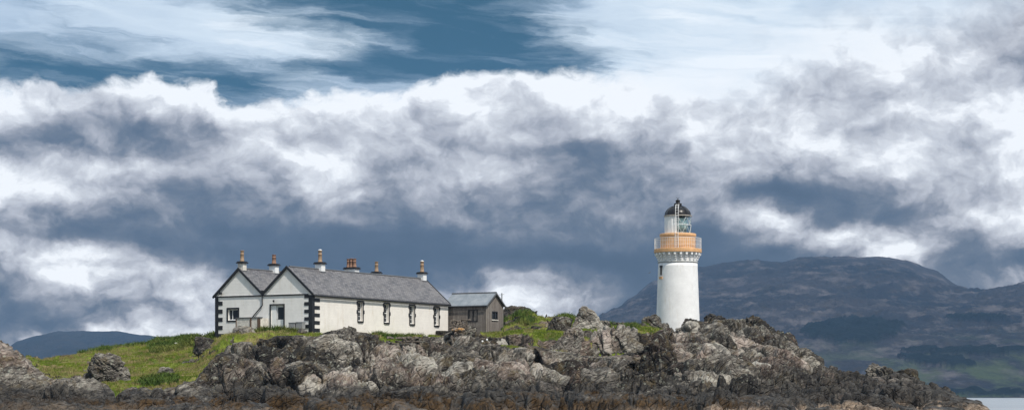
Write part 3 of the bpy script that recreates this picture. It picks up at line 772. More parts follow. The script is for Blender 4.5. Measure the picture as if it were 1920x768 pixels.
# slates
m, n, b = mat('roof_slates'); p = n.obj(); x, y, z = n.sep(p)
br = n.n.new('ShaderNodeTexBrick'); n.put(br.inputs['Vector'], n.comb(y, n.math('MULTIPLY', z, 1.45), 0.0))
br.inputs['Scale'].default_value = 1.0; br.inputs['Brick Width'].default_value = 0.42; br.inputs['Row Height'].default_value = 0.26
br.inputs['Mortar Size'].default_value = 0.03; br.inputs['Color1'].default_value = (.065,.065,.075,1); br.inputs['Color2'].default_value = (.175,.170,.182,1); br.inputs['Mortar'].default_value = (.05,.05,.055,1)
c = n.mix(n.math('MULTIPLY', n.mr(n.noise(p, 0.7, 7, 0.7), 0.40, 0.65), 0.5), br.outputs[0], (.19,.182,.18))
c = n.mix(n.math('MULTIPLY', n.mr(n.noise(p, 5.0, 6, 0.75), 0.58, 0.68), 0.65), c, (.27,.26,.25))
c = n.mix(n.math('MULTIPLY', n.mr(n.noise(n.vmath('ADD', p, (3, 3, 3)), 1.8, 6, 0.7), 0.55, 0.66), 0.5), c, (.085,.085,.095))
n.put(b.inputs['Base Color'], c); b.inputs['Roughness'].default_value = 0.6; b.inputs['Specular IOR Level'].default_value = 0.35
hb = n.math('ADD', n.math('MULTIPLY', br.outputs['Fac'], -0.6), n.noise(p, 7, 4, 0.7))
n.put(b.inputs['Normal'], n.bump(hb, 0.7, 0.02)); M['slate'] = m
# weathered vertical boards
def boards(name, axis):
    m, n, b = mat(name); p = n.obj(); s = n.sep(p); u = s[axis]
    k = n.math('MULTIPLY', u, 6.2); fr = n.math('FRACT', k); idn = n.math('FLOOR', k)
    wn = n.n.new('ShaderNodeTexWhiteNoise'); wn.noise_dimensions = '1D'; n.put(wn.inputs['W'], idn)
    c = n.mix(wn.outputs[0], (.175,.152,.135), (.29,.258,.235))
    g = n.noise(n.vmath('MULTIPLY', p, (9, 9, 0.9)), 2.0, 6, 0.7); c = n.mix(n.mr(g, 0.4, 0.66), c, (.115,.10,.09))
    c = n.mix(n.math('MULTIPLY', n.mr(n.noise(p, 0.9, 5, 0.6), 0.5, 0.66), 0.4), c, (.27,.26,.24))
    ed = n.mr(n.math('ABSOLUTE', n.math('SUBTRACT', fr, 0.5)), 0.40, 0.49)
    c = n.mix(ed, c, (.035,.03,.028))
    n.put(b.inputs['Base Color'], c); b.inputs['Roughness'].default_value = 0.85; b.inputs['Specular IOR Level'].default_value = 0.2
    n.put(b.inputs['Normal'], n.bump(n.math('SUBTRACT', g, n.math('MULTIPLY', ed, 2.0)), 0.7, 0.02)); return m
M['boardx'] = boards('weathered_boards_front', 0); M['boardy'] = boards('weathered_boards_end', 1)
m, n, b = mat('sheet_metal_roof'); p = n.obj(); s = n.sep(p)
c = n.mix(n.mr(n.noise(n.vmath('MULTIPLY', p, (1, 1, .3)), 1.2, 6, 0.65), 0.35, 0.65), (.17,.195,.22), (.27,.29,.312))
n.put(b.inputs['Base Color'], c); b.inputs['Roughness'].default_value = 0.5; b.inputs['Metallic'].default_value = 0.15
k = n.math('ABSOLUTE', n.math('SUBTRACT', n.math('FRACT', n.math('MULTIPLY', s[0], 1.6)), 0.5)); n.put(b.inputs['Normal'], n.bump(n.mr(k, 0.44, 0.5), 0.8, 0.03)); M['sheet'] = m

# ------------------------------------------------------------------ wall with real openings (thin boxes butted round the holes)
def wall(mb, axis, off, th, u0, u1, z0, z1, holes):
    """axis 'x': wall runs along x at y in [off, off+th]; axis 'y': runs along y at x in [off-th, off]"""
    cuts = sorted({u0, u1, *[h[0] for h in holes], *[h[1] for h in holes]})
    for a, b_ in zip(cuts, cuts[1:]):
        hs = sorted([h for h in holes if h[0] <= a+1e-6 and h[1] >= b_-1e-6], key=lambda h: h[2])
        z = z0; segs = []
        for h in hs:
            if h[2] > z: segs.append((z, h[2]))
            z = h[3]
        segs.append((z, z1))
        for c0, c1 in segs:
            if axis == 'x': mb.box(a, b_, off, off+th, c0, c1)
            else: mb.box(off-th, off, a, b_, c0, c1)

# ------------------------------------------------------------------ keepers' cottages
HR = R(-29.87); HC = (-20.67, 215.0, 8.3)
cot = tag(empty('cottage', HC, HR), 'long whitewashed cottage with two front gables, slate roofs and black-painted corner stones', 'cottage')
EV, RG, Lh, Wd = 4.0, 6.75, 26.8, 12.56
winT = [8.9, 14.0, 19.15, 24.3]
# long side wall (faces +x), window openings
mb = MB(); wall(mb, 'y', 0.0, 0.45, 0.0, Lh, -1.6, EV, [(t_-.47, t_+.47, 1.4, 3.42) for t_ in winT])
mb.build('side_wall', M['wall'], cot)
# front wall (faces -y), butted behind the side wall's end
fx = lambda a: -a
fw_ = (-10.85, -9.55, 1.38, 2.55)
door = (-5.24, -3.62, 0.30, 2.85)
mb = MB(); wall(mb, 'x', 0.0, 0.45, -Wd, -0.45, -1.6, EV, [fw_, door])
mb.build('front_wall', M['gable'], cot)
mb = MB(); mb.box(-Wd, -0.453, Lh-0.45, Lh, -1.6, EV); mb.box(-Wd, -Wd+0.45, 0.453, Lh-0.453, -1.6, EV); mb.build('rear_wall', M['gable'], cot)
for c0 in (0.0, -Wd/2):
    x0, x1 = c0-Wd/2, c0; xm = (x0+x1)/2
    for yy, nm in ((0.0, 'gable'), (Lh-0.45, 'gable')):
        g_ = MB(); g_.prism([(x0+.02, yy+.02, EV+.002), (x1-.02, yy+.02, EV+.002), (xm, yy+.02, RG-.06)], (0, 0.41, 0), 1); g_.build(nm, M['gable'], cot)
# roofs: two slopes each, with thickness
sl_ = (RG-EV)/(Wd/4)
def slope(x_e, x_r, z_e, z_r, y0, y1, th=0.10):
    b_ = MB(); b_.prism([(x_e, y0, z_e), (x_r, y0, z_r), (x_r, y0, z_r+th), (x_e, y0, z_e+th)], (0, y1-y0, 0), 1); return b_
ov = 0.22
for k, c0 in enumerate((0.0, -Wd/2)):
    xr = c0-Wd/4
    oe = ov if k == 0 else 0.0
    ow = ov if k == 1 else 0.0
    slope(c0+oe, xr, EV-oe*sl_+.02, RG, -0.05, Lh+0.05).build('roof', M['slate'], cot)
    slope(c0-Wd/2-ow, xr, EV-ow*sl_+.02, RG-.004, -0.05, Lh+0.05).build('roof', M['slate'], cot)
    r_ = MB(); r_.tube((xr, 0.35, RG+.11), (xr, Lh-.3, RG+.11), .10, n=8); r_.build('ridge_tiles', M['lead'], cot)
    for yy in (-0.19, Lh+0.054):        # black gable copings
        for xe, oo in ((c0, oe), (c0-Wd/2, -ow)):
            s_ = MB(); s_.prism([(xe+oo, yy, EV-abs(oo)*sl_-.10), (xr, yy, RG-.12), (xr, yy, RG+.17), (xe+oo, yy, EV-abs(oo)*sl_+.19)], (0, .136, 0), 1); s_.build('gable_coping', M['black'], cot)
g_ = MB(); g_.tube((ov+.08, -0.1, EV-.24), (ov+.08, Lh+.1, EV-.24), .085, n=8); g_.build('gutter', M['black'], cot)
g_ = MB(); g_.box(-Wd-.35, -.46, -.09, -.004, EV-.17, EV-.05); g_.build('string_course', M['black'], cot)
# corner stones
q_ = MB()
q_.box(-.42, .03, -.03, -.003, -1.2, EV-.18); q_.box(.003, .03, -.003, .45, -1.2, EV-.26)
q_.build('corner_band', M['black'], cot)
for i in range(5):
    z0 = .10+i*.78
    q_ = MB(); q_.box(-.95, -.425, -.045, -.003, z0+.30, z0+.66); q_.build('corner_stone', M['black'], cot)
    q_ = MB(); q_.box(.003, .045, .455, 1.35, z0-.08, z0+.28); q_.build('corner_stone', M['black'], cot)
q_ = MB(); q_.box(-Wd-.02, -Wd+.42, -.03, -.003, -.5, EV-.18); q_.build('corner_band', M['black'], cot)
for i in range(5):
    z0 = -.45+i*.86; q_ = MB(); q_.box(-Wd+.425, -Wd+(1.1 if i == 0 else .98), -.045, -.003, z0, z0+.42); q_.build('corner_stone', M['black'], cot)
q_ = MB(); q_.box(-Wd-.1, -Wd+.9, -.16, -.05, -1.3, -.5); q_.build('plinth', M['dirty'], cot)
# side windows
def sash(par, x, t_, z0, z1, hw):
    f_ = MB(); f_.box(x-.06, x, t_-hw, t_-hw+.07, z0, z1); f_.box(x-.06, x, t_+hw-.07, t_+hw, z0, z1)
    f_.box(x-.06, x, t_-hw+.07, t_+hw-.07, z0, z0+.09); f_.box(x-.06, x, t_-hw+.07, t_+hw-.07, z1-.07, z1)
    zm = (z0+z1)/2; f_.box(x-.055, x+.01, t_-hw+.07, t_+hw-.07, zm-.04, zm+.04); f_.box(x-.05, x-.01, t_-.02, t_+.02, z0+.09, z1-.07)
    for q in (.25, .75): f_.box(x-.048, x-.012, t_-hw+.07, t_+hw-.07, z0+(z1-z0)*q-.015, z0+(z1-z0)*q+.015)
    s = f_.build('sash', M['white'], par)
for t_ in winT:
    z0, z1, hw = 1.4, 3.42, .47
    w_ = MB(); w_.box(.003, .05, t_-hw-.12, t_-hw, z0-.16, z1+.16); w_.box(.003, .05, t_+hw, t_+hw+.12, z0-.16, z1+.16)
    w_.box(.003, .047, t_-hw, t_+hw, z1, z1+.16)
    for zc in (z0+.95, z1-.15):
        w_.box(.003, .06, t_-hw-.26, t_-hw-.122, zc-.16, zc+.2); w_.box(.003, .06, t_+hw+.122, t_+hw+.26, zc-.16, zc+.2)
    wo = w_.build('window', M['black'], cot)
    s_ = MB(); s_.box(-.05, .12, t_-hw+.002, t_+hw-.002, z0-.16, z0-.002); s_.build('sill', M['black'], wo)
    sash(wo, -.27, t_, z0+.002, z1-.002, hw-.002)
    g_ = MB(); g_.box(-.31, -.30, t_-hw+.01, t_+hw-.01, z0+.01, z1-.01); g_.build('pane', M['glass'], wo)
# front window
x0, x1, z0, z1 = fw_
w_ = MB()
for a_ in ((x0-.17, x0, z0-.17, z1+.17), (x1, x1+.17, z0-.17, z1+.17), (x0, x1, z1, z1+.17), (x0, x1, z0-.17, z0)): w_.box(a_[0], a_[1], -.05, -.003, a_[2], a_[3])
wo = w_.build('window', M['black'], cot)
s_ = MB()
for a_ in ((x0+.002, x0+.08, z0+.002, z1-.002), (x1-.08, x1-.002, z0+.002, z1-.002), (x0+.08, x1-.08, z1-.08, z1-.002), (x0+.08, x1-.08, z0+.002, z0+.1), (x0+.45, x0+.50, z0+.1, z1-.08)): s_.box(a_[0], a_[1], .14, .2, a_[2], a_[3])
s_.build('sash', M['white'], wo)
g_ = MB(); g_.box(x0+.01, x1-.01, .22, .23, z0+.01, z1-.01); g_.build('pane', M['glass'], wo)
# door
x0, x1, z0, z1 = door
w_ = MB(); w_.box(x0-.15, x0, -.05, -.003, z0, z1+.13); w_.box(x1, x1+.15, -.05, -.003, z0, z1+.13); w_.box(x0, x1, -.05, -.003, z1, z1+.13)
do = w_.build('door', M['black'], cot)
d_ = MB(); d_.box(x0+.003, x0+.62, .10, .16, z0, z1-.003); d_.build('side_panel', M['white'], do)
d_ = MB(); d_.box(x0+.63, x1-.003, .20, .26, z0, z0+1.05); d_.box(x0+.63, x0+.74, .20, .26, z0+1.05, z1-.003); d_.box(x1-.1, x1-.003, .20, .26, z0+1.05, z1-.003); d_.box(x0+.74, x1-.1, .20, .26, z1-.2, z1-.003); d_.build('leaf', M['white'], do)
d_ = MB(); d_.box(x0+.74, x1-.1, .22, .24, z0+1.05, z1-.2); d_.build('pane', M['glass'], do)
d_ = MB(); d_.tube((x0+.69, .14, z0+1.0), (x0+.69, .14, z0+1.16), .02, n=6); d_.build('handle', M['black'], do)
# downpipe from the valley
d_ = MB(); d_.tube((-6.28, -.13, EV+.2), (-6.28, -.13, 2.85), .06, n=8); d_.tube((-6.28, -.13, 2.87), (-7.72, -.13, 1.50), .06, n=8); d_.box(-6.42, -6.14, -.22, -.06, EV+.15, EV+.42); d_.build('downpipe', M['black'], cot)
# lamps
d_ = MB(); d_.tube((-4.85, -.01, 3.15), (-4.75, -.28, 3.28), .03, n=6); d_.tube((-4.75, -.22, 3.30), (-4.60, -.40, 3.20), .11, .06, n=10); d_.build('wall_lamp', M['black'], cot)
d_ = MB(); d_.tube((-11.7, -.01, EV+.22), (-11.7, -.16, EV+.22), .04, n=6); d_.box(-11.86, -11.55, -.30, -.14, EV+.12, EV+.36); d_.build('wall_lamp', M['black'], cot)
# chimneys
def chimney(xc, t_, wx_, wy_, top, pots, mtp, stack='white', white_tip=False):
    b_ = MB(); b_.box(xc-wx_/2, xc+wx_/2, t_-wy_/2, t_+wy_/2, RG-.75, top-.22)
    ch = b_.build('chimney', M[stack], cot, bevel=.01)
    c_ = MB(); c_.box(xc-wx_/2-.13, xc+wx_/2+.13, t_-wy_/2-.13, t_+wy_/2+.13, top-.22, top-.10); c_.box(xc-wx_/2-.06, xc+wx_/2+.06, t_-wy_/2-.06, t_+wy_/2+.06, top-.10, top); c_.build('cap', M['black'], ch)
    f_ = MB(); f_.box(xc-wx_/2-.05, xc+wx_/2+.05, t_-wy_/2-.05, t_+wy_/2+.05, RG-.45, RG-.02 if wx_ > 1.2 else RG-.12); f_.build('flashing', M['lead'], ch)
    for (ox, r, h) in pots:
        p_ = MB(); p_.lathe([(r*1.18, top-.004), (r*1.18, top+.10), (r, top+.14), (r*.94, top+h*.62), (r*1.05, top+h*.64), (r*1.05, top+h*.69), (r*.93, top+h*.71), (r*.9, top+h*.93), (r*1.08, top+h*.94), (r*1.08, top+h), (r*.75, top+h), (r*.75, top+h-.25)], 16, (xc+ox, t_))
        po = p_.build('chimney_pot', M[mtp], ch, smooth=True)
        if white_tip:
            k_ = MB(); k_.lathe([(.001, top+h+.02), (r*1.0, top+h+.022), (r*.9, top+h+.10), (.001, top+h+.16)], 12, (xc+ox, t_)); k_.build('cowl', M['white'], po, smooth=True)
xr1, xr2 = -Wd/4, -Wd*3/4
chimney(xr2, .55, .72, .6, 7.60, [(0, .20, 1.15)], 'pot', 'dirty')
chimney(xr2, 6.2, .80, .7, 7.66, [(0, .22, .98)], 'pot2')
chimney(xr1, 5.9, .85, .7, 7.62, [(0, .21, 1.22)], 'pot', white_tip=True)
chimney(xr2, 21.1, 1.45, .9, 8.08, [(-.48, .19, .98), (-.05, .19, 1.02), (.38, .20, .98)], 'pot2')
chimney(xr2, 26.2, .80, .7, 7.86, [(0, .21, 1.15)], 'pot')
chimney(xr1, 26.2, .80, .7, 7.62, [(0, .21, 1.2)], 'pot', white_tip=True)
# stone step block below the last window
b_ = MB(); b_.box(.06, 1.0, 24.0, 26.6, -1.4, .78); b_.build('masonry_base', rock_mat('rubble', dark=0.75), cot, bevel=.04)

# low enclosure in front of the cottage
tk = tag(empty('low_wall', HC, HR), 'low stained white wall with dark coping in front of the cottage between window and door', 'wall')
b_ = MB(); b_.box(-8.7, -5.55, -1.40, -1.20, -.8, 1.50); b_.box(-8.7, -8.5, -1.198, -.06, -.8, 1.50); b_.box(-5.75, -5.55, -1.198, -.06, -.8, 1.50); b_.build('masonry', M['dirty'], tk)
b_ = MB(); b_.box(-8.78, -5.47, -1.47, -1.13, 1.502, 1.60); b_.build('coping', M['lead'], tk)
b_ = MB(); b_.box(-6.9, -6.72, -1.46, -1.403, -.3, 1.50); b_.box(-5.95, -5.56, -1.44, -1.403, -.3, 1.45); b_.box(-8.76, -8.66, -1.45, -1.403, -.3, 1.5); b_.build('stain_board', flat('rusty_board', (.13,.085,.06), .9), tk)
for i, (a_, b2, z_, lb) in enumerate(((-2.30, -1.50, .98, 'grey concrete tub by the cottage wall, the one nearer the door'), (-1.38, -.55, 1.02, 'grey concrete tub by the cottage wall, the one nearer the corner stones'))):
    o = tag(empty('planter', HC, HR), lb, 'planter', 'concrete tubs outside the cottage')
    q = MB(); q.box(a_, b2, -.95, -.40, -.1, z_-.06); q.build('body', M['concrete'], o, bevel=.03)
    q = MB(); q.box(a_-.03, b2+.03, -.98, -.37, z_-.058, z_); q.build('rim', M['concrete'], o, bevel=.01)

# ------------------------------------------------------------------ shed
c_, s_n = math.cos(R(29.87)), math.sin(R(29.87))
def hw2(lx, ly): return (HC[0]+lx*c_+ly*s_n, HC[1]-lx*s_n+ly*c_)
sx, sy = hw2(0.0, 27.35)
shed = tag(empty('shed', (sx, sy, 9.17), HR), 'small brown boarded shed with a blue-grey metal roof against the end of the cottage', 'shed')
SW, SD, SE, SR = 4.75, 3.9, 2.85, 4.25
wz = (2.55, 3.45, 1.02, 2.35)
mb = MB(); wall(mb, 'x', 0.0, 0.12, -.9, SW-.12, -1.2, SE, [(2.45, 3.55, 1.05, 2.30)]); mb.build('front_wall', M['boardx'], shed)
mb = MB(); wall(mb, 'y', SW, 0.12, 0.0, SD, -1.2, SE, [(1.35, 2.45, 1.32, 2.12)])
mb.build('end_wall', M['boardy'], shed)
mb = MB(); mb.box(-.9, SW-.123, SD-.12, SD, -1.2, SE); mb.box(-.9, -.78, .123, SD-.123, -1.2, SE); mb.build('rear_wall', M['boardx'], shed)
mb = MB(); mb.prism([(SW-.12, .02, SE+.002), (SW-.12, SD-.02, SE+.002), (SW-.12, SD/2, SR-.05)], (.12, 0, 0), 0); mb.build('gable', M['boardy'], shed)
mb = MB(); mb.box(SW-.06, SW+.02, -.02, .06, -1.2, SE-.05); mb.build('corner_board', flat('grey_board', (.26,.23,.2), .9), shed)
for sg in (0, 1):
    y_e = -.18 if sg == 0 else SD+.18; z_e = SE-.13
    r_ = MB(); r_.prism([(-1.0, y_e, z_e+.05), (-1.0, SD/2, SR+.002*sg), (-1.0, SD/2, SR+.07), (-1.0, y_e, z_e+.12)], (SW+1.2, 0, 0), 0); r_.build('roof', M['sheet'], shed)
    f_ = MB(); f_.prism([(SW+.202, y_e, z_e-.06), (SW+.202, SD/2, SR-.10), (SW+.202, SD/2, SR+.09), (SW+.202, y_e, z_e+.13)], (.05, 0, 0), 0); f_.build('bargeboard', M['lead'], shed)
f_ = MB(); f_.tube((-1.0, SD/2, SR+.09), (SW+.22, SD/2, SR+.09), .09, n=8); f_.build('ridge_cap', M['lead'], shed)
f_ = MB(); f_.tube((-1.0, -.24, SE-.14), (SW+.24, -.24, SE-.14), .06, n=8); f_.build('gutter', M['black'], shed)
f_ = MB()
for a_ in ((2.37, 2.47, .98, 2.38), (3.53, 3.63, .98, 2.38), (2.47, 3.53, 2.28, 2.38), (2.47, 3.53, .98, 1.08), (2.94, 3.06, 1.08, 2.28)): f_.box(a_[0], a_[1], -.05, .06, a_[2], a_[3])
wo = f_.build('window', M['black'], shed)
f_ = MB(); f_.box(2.46, 3.54, .07, .08, 1.06, 2.29); f_.build('pane', flat('curtained_glass', (.14,.125,.115), .25, spec=.6), wo)
f_ = MB()
for a_ in ((1.28, 1.37, 1.25, 2.19), (2.43, 2.52, 1.25, 2.19), (1.37, 2.43, 2.10, 2.19), (1.37, 2.43, 1.25, 1.34), (1.87, 1.93, 1.34, 2.10)): f_.box(SW-.06, SW+.05, a_[0], a_[1], a_[2], a_[3])
wo = f_.build('window', M['black'], shed)
f_ = MB(); f_.box(SW-.08, SW-.07, 1.36, 2.44, 1.33, 2.11); f_.build('pane', M['glass'], wo)
f_ = MB(); f_.box(SW-.02, SW+.10, 1.2, 2.6, 1.14, 1.245); f_.build('sill', M['dirty'], wo)
# pole behind the shed
X_, Y_, _ = at(941, 560, 242)
po = tag(empty('pole', (X_, Y_, 9.0)), 'thin grey pole with a short crossarm behind the shed', 'pole')
q = MB(); q.tube((0,0,-1), (0,0,4.65), .09, .07, n=8); q.build('post', M['steel'], po)
q = MB(); q.tube((-.32,0,4.45), (.28,0,4.5), .03, n=6); q.build('crossarm', M['steel'], po)

# ------------------------------------------------------------------ lighthouse
LX, LY = 22.73, 285.0
def lz(py): return EYE+(HZ-py)*LY/F
def lr(k): return k*LY/F
lh = tag(empty('lighthouse', (LX, LY, 0)), 'round white lighthouse tower with an ochre gallery and black-domed lantern', 'lighthouse')
ang = math.atan2(-LY, -LX)      # direction to the water
def rad(py): return lr(36.5+(py-490)*0.0365)
prof = [(rad(660), lz(660))]+[(rad(y), lz(y)) for y in range(650, 489, -10)]+[(rad(490), lz(490.5))]
t_ = MB(); t_.lathe(prof, 96); t_.build('tower', M['tower'], lh, smooth=True)
t_ = MB(); r0 = rad(490); t_.lathe([(r0-.02, lz(492.4)), (r0+.10, lz(492.2)), (r0+.12, lz(491.6)), (r0+.06, lz(490.6)), (r0-.02, lz(490.4))], 96); t_.build('string_course', flat('grey_moulding', (.42,.43,.42), .8), lh, smooth=True)
t_ = MB(); t_.lathe([(r0, lz(490.6)), (r0+.01, lz(484)), (r0+.02, lz(479)), (lr(38.0), lz(476.5)), (lr(42.5), lz(475.2)), (lr(43), lz(474.0))], 96); t_.build('corbel_table', M['tower'], lh, smooth=True)
NCB = 24
cbm = MB()
r_in = lr(36.4)
sp_ = [(r_in, 488.6), (lr(38.6), 487.4), (lr(38.6), 484.4), (lr(40.6), 483.4), (lr(40.6), 480.2), (lr(43.4), 479.0), (lr(43.4), 474.3), (r_in, 474.3)]
cbm.prism([(r_, -.15, lz(y_)) for r_, y_ in sp_], (0, .30, 0), 1)
cb0 = None
for k in range(NCB):
    a_ = ang+2*math.pi*(k+.5)/NCB
    if cb0 is None: cb0 = cbm.build('corbel', M['tower'], lh, bevel=.02); o = cb0
    else: o = cb0.copy(); C.objects.link(o); o.parent = lh
    o.rotation_euler = (0, 0, a_)
t_ = MB(); t_.lathe([(lr(30), lz(474.0)), (lr(43.8), lz(474.2)), (lr(44.6), lz(473.4)), (lr(44.6), lz(467.6)), (lr(44.0), lz(466.9)), (lr(30), lz(466.8))], 96); t_.build('gallery_floor', M['ochre'], lh, smooth=False)
t_ = MB(); t_.lathe([(lr(33), lz(467)), (lr(33), lz(444)), (lr(34), lz(443.6)), (lr(34.4), lz(441.5)), (lr(34), lz(438.8)), (lr(33.2), lz(438.2)), (lr(24), lz(438.0))], 96); t_.build('lantern_base', M['ochre'], lh, smooth=False)
# gallery railing
rr = lr(43.6); ro = None
for zz2, r2 in ((447.0, .028), (452.0, .012), (459.5, .012)):
    rl = MB()
    for k in range(72):
        a0, a1 = 2*math.pi*k/72, 2*math.pi*(k+1)/72; rl.tube((rr*math.cos(a0), rr*math.sin(a0), lz(zz2)), (rr*math.cos(a1), rr*math.sin(a1), lz(zz2)), r2, n=5, cap=False)
    if ro is None: ro = rl.build('railing', M['white'], lh)
    else: rl.build('rail', M['white'], ro)
b0 = None
bm_ = MB(); bm_.box(-.010, .010, -.016, .016, lz(466.8), lz(447.0))
for k in range(66):
    a_ = 2*math.pi*k/66
    if b0 is None: b0 = bm_.build('baluster', M['white'], ro); o = b0
    else: o = b0.copy(); C.objects.link(o); o.parent = ro
    o.location = (rr*math.cos(a_), rr*math.sin(a_), 0); o.rotation_euler = (0, 0, a_)
# lantern: white blanking panels on the landward (left) side, glass on the right
R1 = lr(24.6); NS = 16
def lan(a): return (R1*math.cos(a), R1*math.sin(a))
z0, z1, z2 = lz(438.0), lz(422.0), lz(405.2)
aL = ang-R(4)                     # ladder line, slightly left of centre
pan, gls, bars = MB(), MB(), MB()
for k in range(NS):
    a0, a1 = aL+2*math.pi*k/NS, aL+2*math.pi*(k+1)/NS
    left = (math.sin(((a0+a1)/2)-aL) < 0)
    for (za, zb) in ((z0, z1), (z1, z2)):
        (xa, ya), (xb, yb) = lan(a0), lan(a1)
        (pan if left else gls).add([(xa,ya,za),(xb,yb,za),(xb,yb,zb),(xa,ya,zb)], [(0,1,2,3)])
        if not left:
            if k % 2: bars.tube((xa,ya,za), (xb,yb,zb), .028, n=5)
            else: bars.tube((xb,yb,za), (xa,ya,zb), .028, n=5)
    if left: bars.tube((*lan(a0), z0), (*lan(a0), z2), .02, n=5)
    for zc in (z0+.03, z1, z2-.03): bars.tube((*lan(a0), zc), (*lan(a1), zc), .05, n=5)
def solid(o, th):
    md = o.modifiers.new('thickness', 'SOLIDIFY'); md.thickness = th; md.offset = -1; return o
solid(pan.build('blank_panel', M['white'], lh), .04)
solid(gls.build('glazing', M['clear'], lh), .02)
bars.build('astragals', M['white'], lh)
l_ = MB(); l_.lathe([(.001, z0+.02), (1.15, z0+.04), (1.15, z0+.5), (1.25, z0+.52), (1.34, (z0+z2)/2), (1.2, z2-.35), (.8, z2-.2), (.001, z2-.12)], 24); l_.build('lens', M['lens'], lh, smooth=True)
# dome
DM = flat('black_dome_paint', (.012,.011,.012), 0.32, var=0.5, spec=0.35)
t_ = MB(); t_.lathe([(lr(23), lz(404.6)), (lr(26.6), lz(405.6)), (lr(26.6), lz(404.3)), (lr(25), lz(403.9))], 48); t_.build('eaves', flat('eaves_paint', (.34,.31,.27), .6), lh)
t_ = MB(); dr, dh = lr(24.4), (lz(385.6)-lz(404.2))
t_.lathe([(dr*math.cos(R(q)), lz(404.2)+dh*math.sin(R(q))) for q in range(0, 80, 6)]+[(lr(4.5), lz(385.4))], 48)
dm = t_.build('dome', DM, lh, smooth=True)
t_ = MB()
for k in range(12):
    a_ = aL+R(15)+2*math.pi*k/12; pts = [((dr+.03)*math.cos(R(q)), lz(404.2)+(dh+.03)*math.sin(R(q))) for q in range(0, 79, 13)]
    for (ra, za), (rb, zb) in zip(pts, pts[1:]): t_.tube((ra*math.cos(a_), ra*math.sin(a_), za), (rb*math.cos(a_), rb*math.sin(a_), zb), .035, n=4, cap=False)
t_.build('dome_ribs', DM, dm)
t_ = MB(); t_.lathe([(lr(5.5), lz(388)), (lr(5.5), lz(385.4)), (lr(7.6), lz(385.2)), (lr(7.2), lz(383.4)), (lr(7.6), lz(381.8)), (lr(7.4), lz(381.3)), (lr(4.4), lz(381.2)), (lr(3.9), lz(378)), (lr(4.5), lz(375.9)), (lr(4.3), lz(375.3)), (lr(1.8), lz(374.2)), (.001, lz(374))], 20); t_.build('ventilator', DM, lh)
t_ = MB(); t_.tube((0,0,lz(374.3)), (0,0,lz(371)), .035, n=6); 
for dx_ in (-1, 1): t_.tube((0,0,lz(373)), (dx_*.22, 0, lz(370.2)), .022, n=5)
t_.build('finial', M['black'], lh)
# ladder: gallery to ventilator, laid against lantern and dome
ca, sa = math.cos(aL), math.sin(aL); tx, ty = -sa, ca
path = [(lr(34.3), lz(466.8)), (lr(34.8), lz(438)), (lr(26.9), lz(436)), (lr(27.3), lz(404)), (dr*math.cos(R(25))+.22, lz(404.2)+dh*math.sin(R(25))+.2), (dr*math.cos(R(55))+.14, lz(404.2)+dh*math.sin(R(55))+.28), (lr(5.8), lz(383.6))]
t_ = MB()
for s2 in (-.2, .2):
    for (ra, za), (rb, zb) in zip(path, path[1:]): t_.tube((ra*ca+tx*s2, ra*sa+ty*s2, za), (rb*ca+tx*s2, rb*sa+ty*s2, zb), .035, n=5)
for (ra, za), (rb, zb) in zip(path, path[1:]):
    Lg = math.hypot(rb-ra, zb-za); nn = max(1, int(Lg/.3))
    for q in range(nn):
        f_ = (q+.5)/nn; r_, z_ = ra+(rb-ra)*f_, za+(zb-za)*f_; t_.tube((r_*ca-tx*.2, r_*sa-ty*.2, z_), (r_*ca+tx*.2, r_*sa+ty*.2, z_), .022, n=5)
t_.build('ladder', M['white'], lh)
# slit window on the left flank
aw = ang-R(57); rw = rad(508)
w_ = MB(); 
def wbox(mb, rin, rout, hw, za, zb):
    vs = []
    for z_ in (za, zb):
        for (r_, s2) in ((rin, -hw), (rout, -hw), (rout, hw), (rin, hw)): vs.append((r_*math.cos(aw)-s2*math.sin(aw), r_*math.sin(aw)+s2*math.cos(aw), z_))
    mb.add(vs, [(0,3,2,1),(4,5,6,7),(0,1,5,4),(1,2,6,5),(2,3,7,6),(3,0,4,7)])
wbox(w_, rw-.3, rw+.02, .24, lz(519), lz(499)); wo = w_.build('window', flat('brown_shutter', (.10,.085,.08), .7), lh)
w_ = MB(); wbox(w_, rw-.3, rw+.08, .27, lz(502), lz(498.2)); w_.build('frame', M['black'], wo)
w_ = MB(); wbox(w_, rw-.3, rw+.12, .38, lz(523.5), lz(519.2)); w_.build('sill', M['ochre'], wo)

